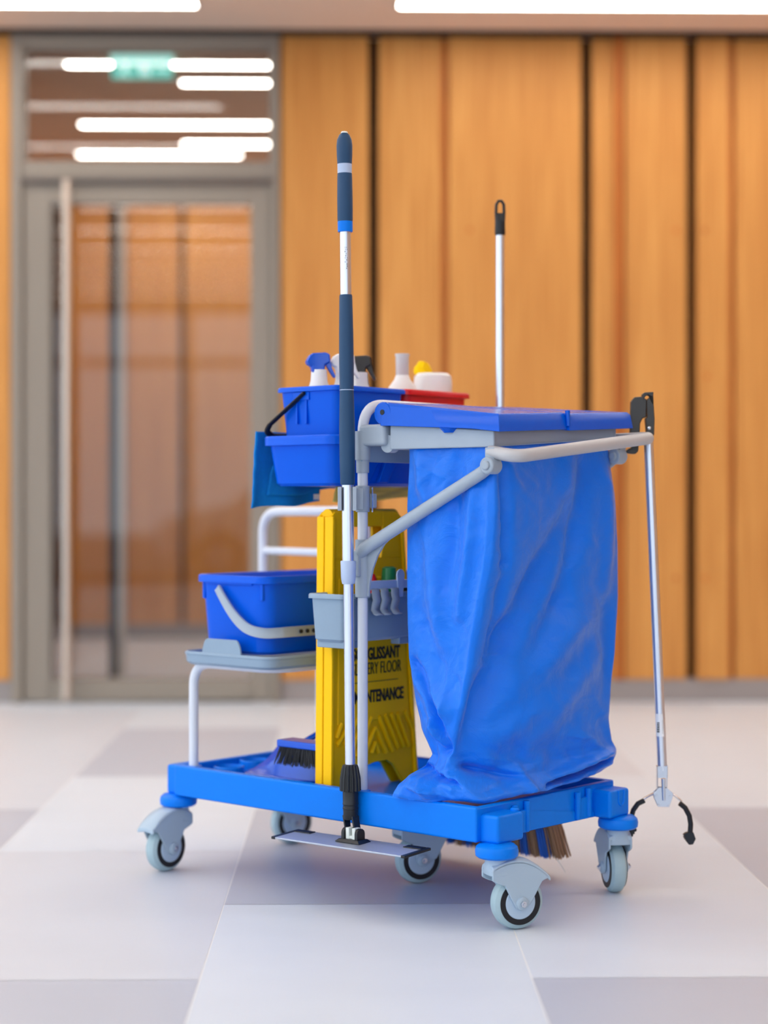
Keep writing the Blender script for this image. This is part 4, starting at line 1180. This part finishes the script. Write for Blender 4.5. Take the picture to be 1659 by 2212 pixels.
objs('joint_block', MB().box(cu_-.008,cu_+.008,cv-.013,cv-.004,pz(cu_,cv)+.002,pz(cu_,cv)+.026).box(cu_-.008,cu_+.008,cv+.004,cv+.013,pz(cu_,cv)+.002,pz(cu_,cv)+.026).box(cu_-.007,cu_+.007,cv-.005,cv+.005,pz(cu_,cv)+.004,pz(cu_,cv)+.010), M['pale'], parent=mpp, bevel=.001)

# the mop leans slightly in its clamp
_q = math.radians(48.8); _ax = Vector((math.sin(_q), math.cos(_q), 0)); _top = Vector((MU, MV, 1.56))
_org = Vector(MP['_org'])
MP.matrix_world = T @ Matrix.Translation(Vector((math.cos(_q), -math.sin(_q), 0))*.002) @ Matrix.Translation(_top) @ Matrix.Rotation(-.0092, 4, _ax) @ Matrix.Translation(-_top) @ Matrix.Translation(_org)

# broom on the far side
BU, BV = .470, .353
BR = thing('broom', 'broom with silver handle and black hanging grip behind the lid, striped bristles below', 'broom', (BU,BV,.04))
obj('handle_pole', MB().tube([(BU,BV,.15),(BU,BV,1.425)], .0098, 20), M['alu'], parent=BR)
hg = MB()
rings = []
def ov(z, a, b, n=20): 
    d = Vector((math.cos(math.radians(-48.8)), math.sin(math.radians(-48.8)), 0)); e_ = Vector((-d.y, d.x, 0))
    return [Vector((BU,BV,z))+d*a*math.cos(2*PI*k/n)+e_*b*math.sin(2*PI*k/n) for k in range(n)]
hg.loft([ov(.0+1.418,.0112,.0112), ov(1.422,.0120,.0120), ov(1.45,.0116,.0112)])
d = Vector((math.cos(math.radians(-48.8)), math.sin(math.radians(-48.8)), 0))
lo = [Vector((BU,BV,1.448))-d*.008, Vector((BU,BV,1.470))-d*.0090, Vector((BU,BV,1.487))-d*.0082, Vector((BU,BV,1.495))-d*.0035, Vector((BU,BV,1.495))+d*.0035, Vector((BU,BV,1.487))+d*.0082, Vector((BU,BV,1.470))+d*.0090, Vector((BU,BV,1.448))+d*.008]
hg.tube(lo, .0036, 10)
hg.loft([ov(1.449,.0114,.010), ov(1.462,.0105,.006), ov(1.468,.0095,.003)])
obj('hanging_grip', hg, M['black'], parent=BR)
obj('broom_head', MB().box(BU-.025,BU+.03,.20,.53,.150,.178), M['blue_pan'], parent=BR, bevel=.006)
rnd = random.Random(11)
NT = 15
for i in range(NT):
    s = i/(NT-1); v = .225+.30*s
    fan = (s-.5)
    m = MB()
    for q in range(120):
        du, dv = rnd.uniform(-.020,.024), rnd.uniform(-.0085,.0085)
        a = Vector((BU+du, v+dv, .152))
        b = Vector((BU+du*1.25+rnd.uniform(-.002,.002), v+dv*1.3+fan*.075+rnd.uniform(-.003,.003), .040+rnd.uniform(-.002,.006)+.02*fan*fan))
        mid = (a+b)/2+Vector((0, fan*.006, 0))
        m.tube([a, mid, b], [.0013,.0013,.0009], 4, cap=False)
    obj('bristle_tuft', m, M['bristle_brown' if i % 2 == 0 else 'bristle_blue'], parent=BR)
obj('stray_bristle', MB().tube([(BU-.02,.19,.052),(BU-.02,.172,.035),(BU-.022,.158,.020)], .0008, 5), M['pale'], parent=BR)

# litter picker at the right
GR = thing('litter_picker', 'litter picker with black trigger grip and silver tube hanging on the push handle', 'litter picker', (.457,-.08,.10))
def cam_axes():
    a = math.radians(48.8)
    return Vector((math.cos(a), -math.sin(a), 0)), Vector((math.sin(a), math.cos(a), 0))   # right, away
RGT, AWY = cam_axes()
G0 = Vector((.424,-.040,.945)); G1 = Vector((.478,-.060,.268))
# positions measured along the tube: keep it just behind the handle bar
def GP(px, py, d=3.815):
    X = (px-829.5)/3900*d; Z = CAM_H+(1085-py)/3900*d
    x, y = X-.216, d-3.459; a = math.radians(48.8)
    return Vector((x*math.cos(a)+y*math.sin(a), -x*math.sin(a)+y*math.cos(a), Z))
obj('tube', MB().tube([GP(1400,935),GP(1431,1664)], .0102, 22), M['alu'], parent=GR)
k_ = 3.815/3900
def gpoly(pts, th_, d=3.815, off=0): return [GP(x, y, d)-AWY*(th_/2-off) for x, y in pts]
gg = MB()
gg.prism(gpoly([(1386,852),(1392,848),(1411,847),(1410,853),(1411,875),(1413,905),(1412,940),(1406,945),(1396,945),(1393,903),(1397,902),(1396,866),(1398,862),(1405,857),(1397,854),(1392,858),(1388,870)], .020), AWY*.020)
obj('grip', gg, M['black_warm'], parent=GR, bevel=.003)
gg = MB()
gg.prism(gpoly([(1362,868),(1370,858),(1385,857),(1396,863),(1395,902),(1387,904),(1382,915),(1381,935),(1379,962),(1378,975),(1372,981),(1364,981),(1352,979),(1351,974),(1358,969),(1363,968),(1361,950),(1360,930),(1361,905)], .018), AWY*.018)
obj('trigger', gg, M['black_warm'], parent=GR, bevel=.004)
obj('screw', MB().lathe(GP(1401,925)-AWY*.010, -AWY, [(0,.0038),(.002,.0036),(.003,.002)], 14), M['chrome'], parent=GR)
# label
lb = MB(); g = []
for z in (0, 1):
    row = []
    for k in range(9):
        a = math.radians(-150+k*15)
        c0 = GP(1424.5,1541) if z == 0 else GP(1427,1590)
        row.append(c0+RGT*.0107*math.cos(a)+AWY*.0107*math.sin(a))
    g.append(row)
lb.sheet(g); lbo = obj('label_sticker', lb, M['label_white'], parent=GR)
bc = MB()
for k in range(14):
    w = .0005 if k % 3 else .0011
    y = 1560+k*1.6
    for a in (-128, -112):
        pass
    c0 = GP(1426, y)
    row = [c0+RGT*.0109*math.cos(math.radians(a))+AWY*.0109*math.sin(math.radians(a)) for a in (-135,-125,-115,-105)]
    bc.tube(row, w*.7, 4)
for k in range(10):
    c0 = GP(1426.5, 1556+k*3); a = math.radians(-72)
    p = c0+RGT*.0109*math.cos(a)+AWY*.0109*math.sin(a); bc.tube([p, p+Vector((0,0,.0014))], .0004, 4)
obj('barcode', bc, M['ink'], parent=lbo)
# jaw mechanism
jm = MB()
jm.prism(gpoly([(1418,1654),(1441,1654),(1441,1679),(1418,1679)], .020), AWY*.002); jm.prism(gpoly([(1418,1654),(1420,1654),(1420,1703),(1418,1703)], .02), AWY*.016); jm.prism(gpoly([(1439,1652),(1441,1652),(1440,1703),(1438,1703)], .02), AWY*.016)
jm.prism(gpoly([(1423,1699),(1440,1701),(1453,1712),(1451,1722),(1444,1742),(1420,1741),(1412,1722),(1410,1712)], .008, off=-.006), AWY*.0018)
jm.prism(gpoly([(1423,1699),(1440,1701),(1453,1712),(1451,1722),(1444,1742),(1420,1741),(1412,1722),(1410,1712)], .008, off=.006), AWY*.0018)
obj('jaw_plate', jm, M['chrome'], parent=GR, bevel=.0006)
rv = MB()
for x, y in ((1416,1717),(1445,1719),(1421,1738),(1442,1739)): rv.lathe(GP(x,y)-AWY*.010, -AWY, [(0,.0028),(.0016,.0022)], 12)
rv.tube([GP(1431,1680)-AWY*.012, GP(1432,1727)-AWY*.012], [.0045,.0032], 12)
obj('rivet', rv, M['chrome'], parent=GR)
for sgn, pts_m, pts_r, claw in (
    (1, [(1448,1712),(1462,1722),(1472,1731)], [(1468,1735),(1480,1745),(1489,1762),(1492,1780),(1491,1797)],
        [(1486,1797),(1497,1797),(1502,1811),(1496,1823),(1488,1824),(1484,1820),(1486,1817),(1481,1817),(1483,1813),(1478,1813),(1480,1809),(1476,1809),(1478,1805),(1475,1803),(1480,1799)]),
    (-1,[(1416,1712),(1402,1719),(1390,1726)], [(1392,1729),(1378,1736),(1368,1750),(1363,1768),(1362,1786)],
        [(1356,1786),(1366,1786),(1375,1790),(1374,1795),(1370,1796),(1371,1800),(1367,1801),(1367,1805),(1362,1808),(1356,1800)])):
    am = MB(); am.tube([GP(*p) for p in pts_m], .0065, 8, flat=.35)
    ja = obj('jaw_arm', am, M['chrome'], parent=GR)
    rt = MB()
    pr_ = [GP(*p) for p in pts_r]
    rt.tube([(pr_[i]+pr_[i+1])/2 if j else pr_[i] for i in range(len(pr_)-1) for j in (0,1)]+[pr_[-1]], .0068, 12, flat=.8)
    rt.prism(gpoly(claw, .014), AWY*.014)
    obj('rubber_tip', rt, M['rubber_tip'], parent=ja, bevel=.0008)

# clean the helper property
for o in bpy.data.objects:
    if '_org' in o: del o['_org']
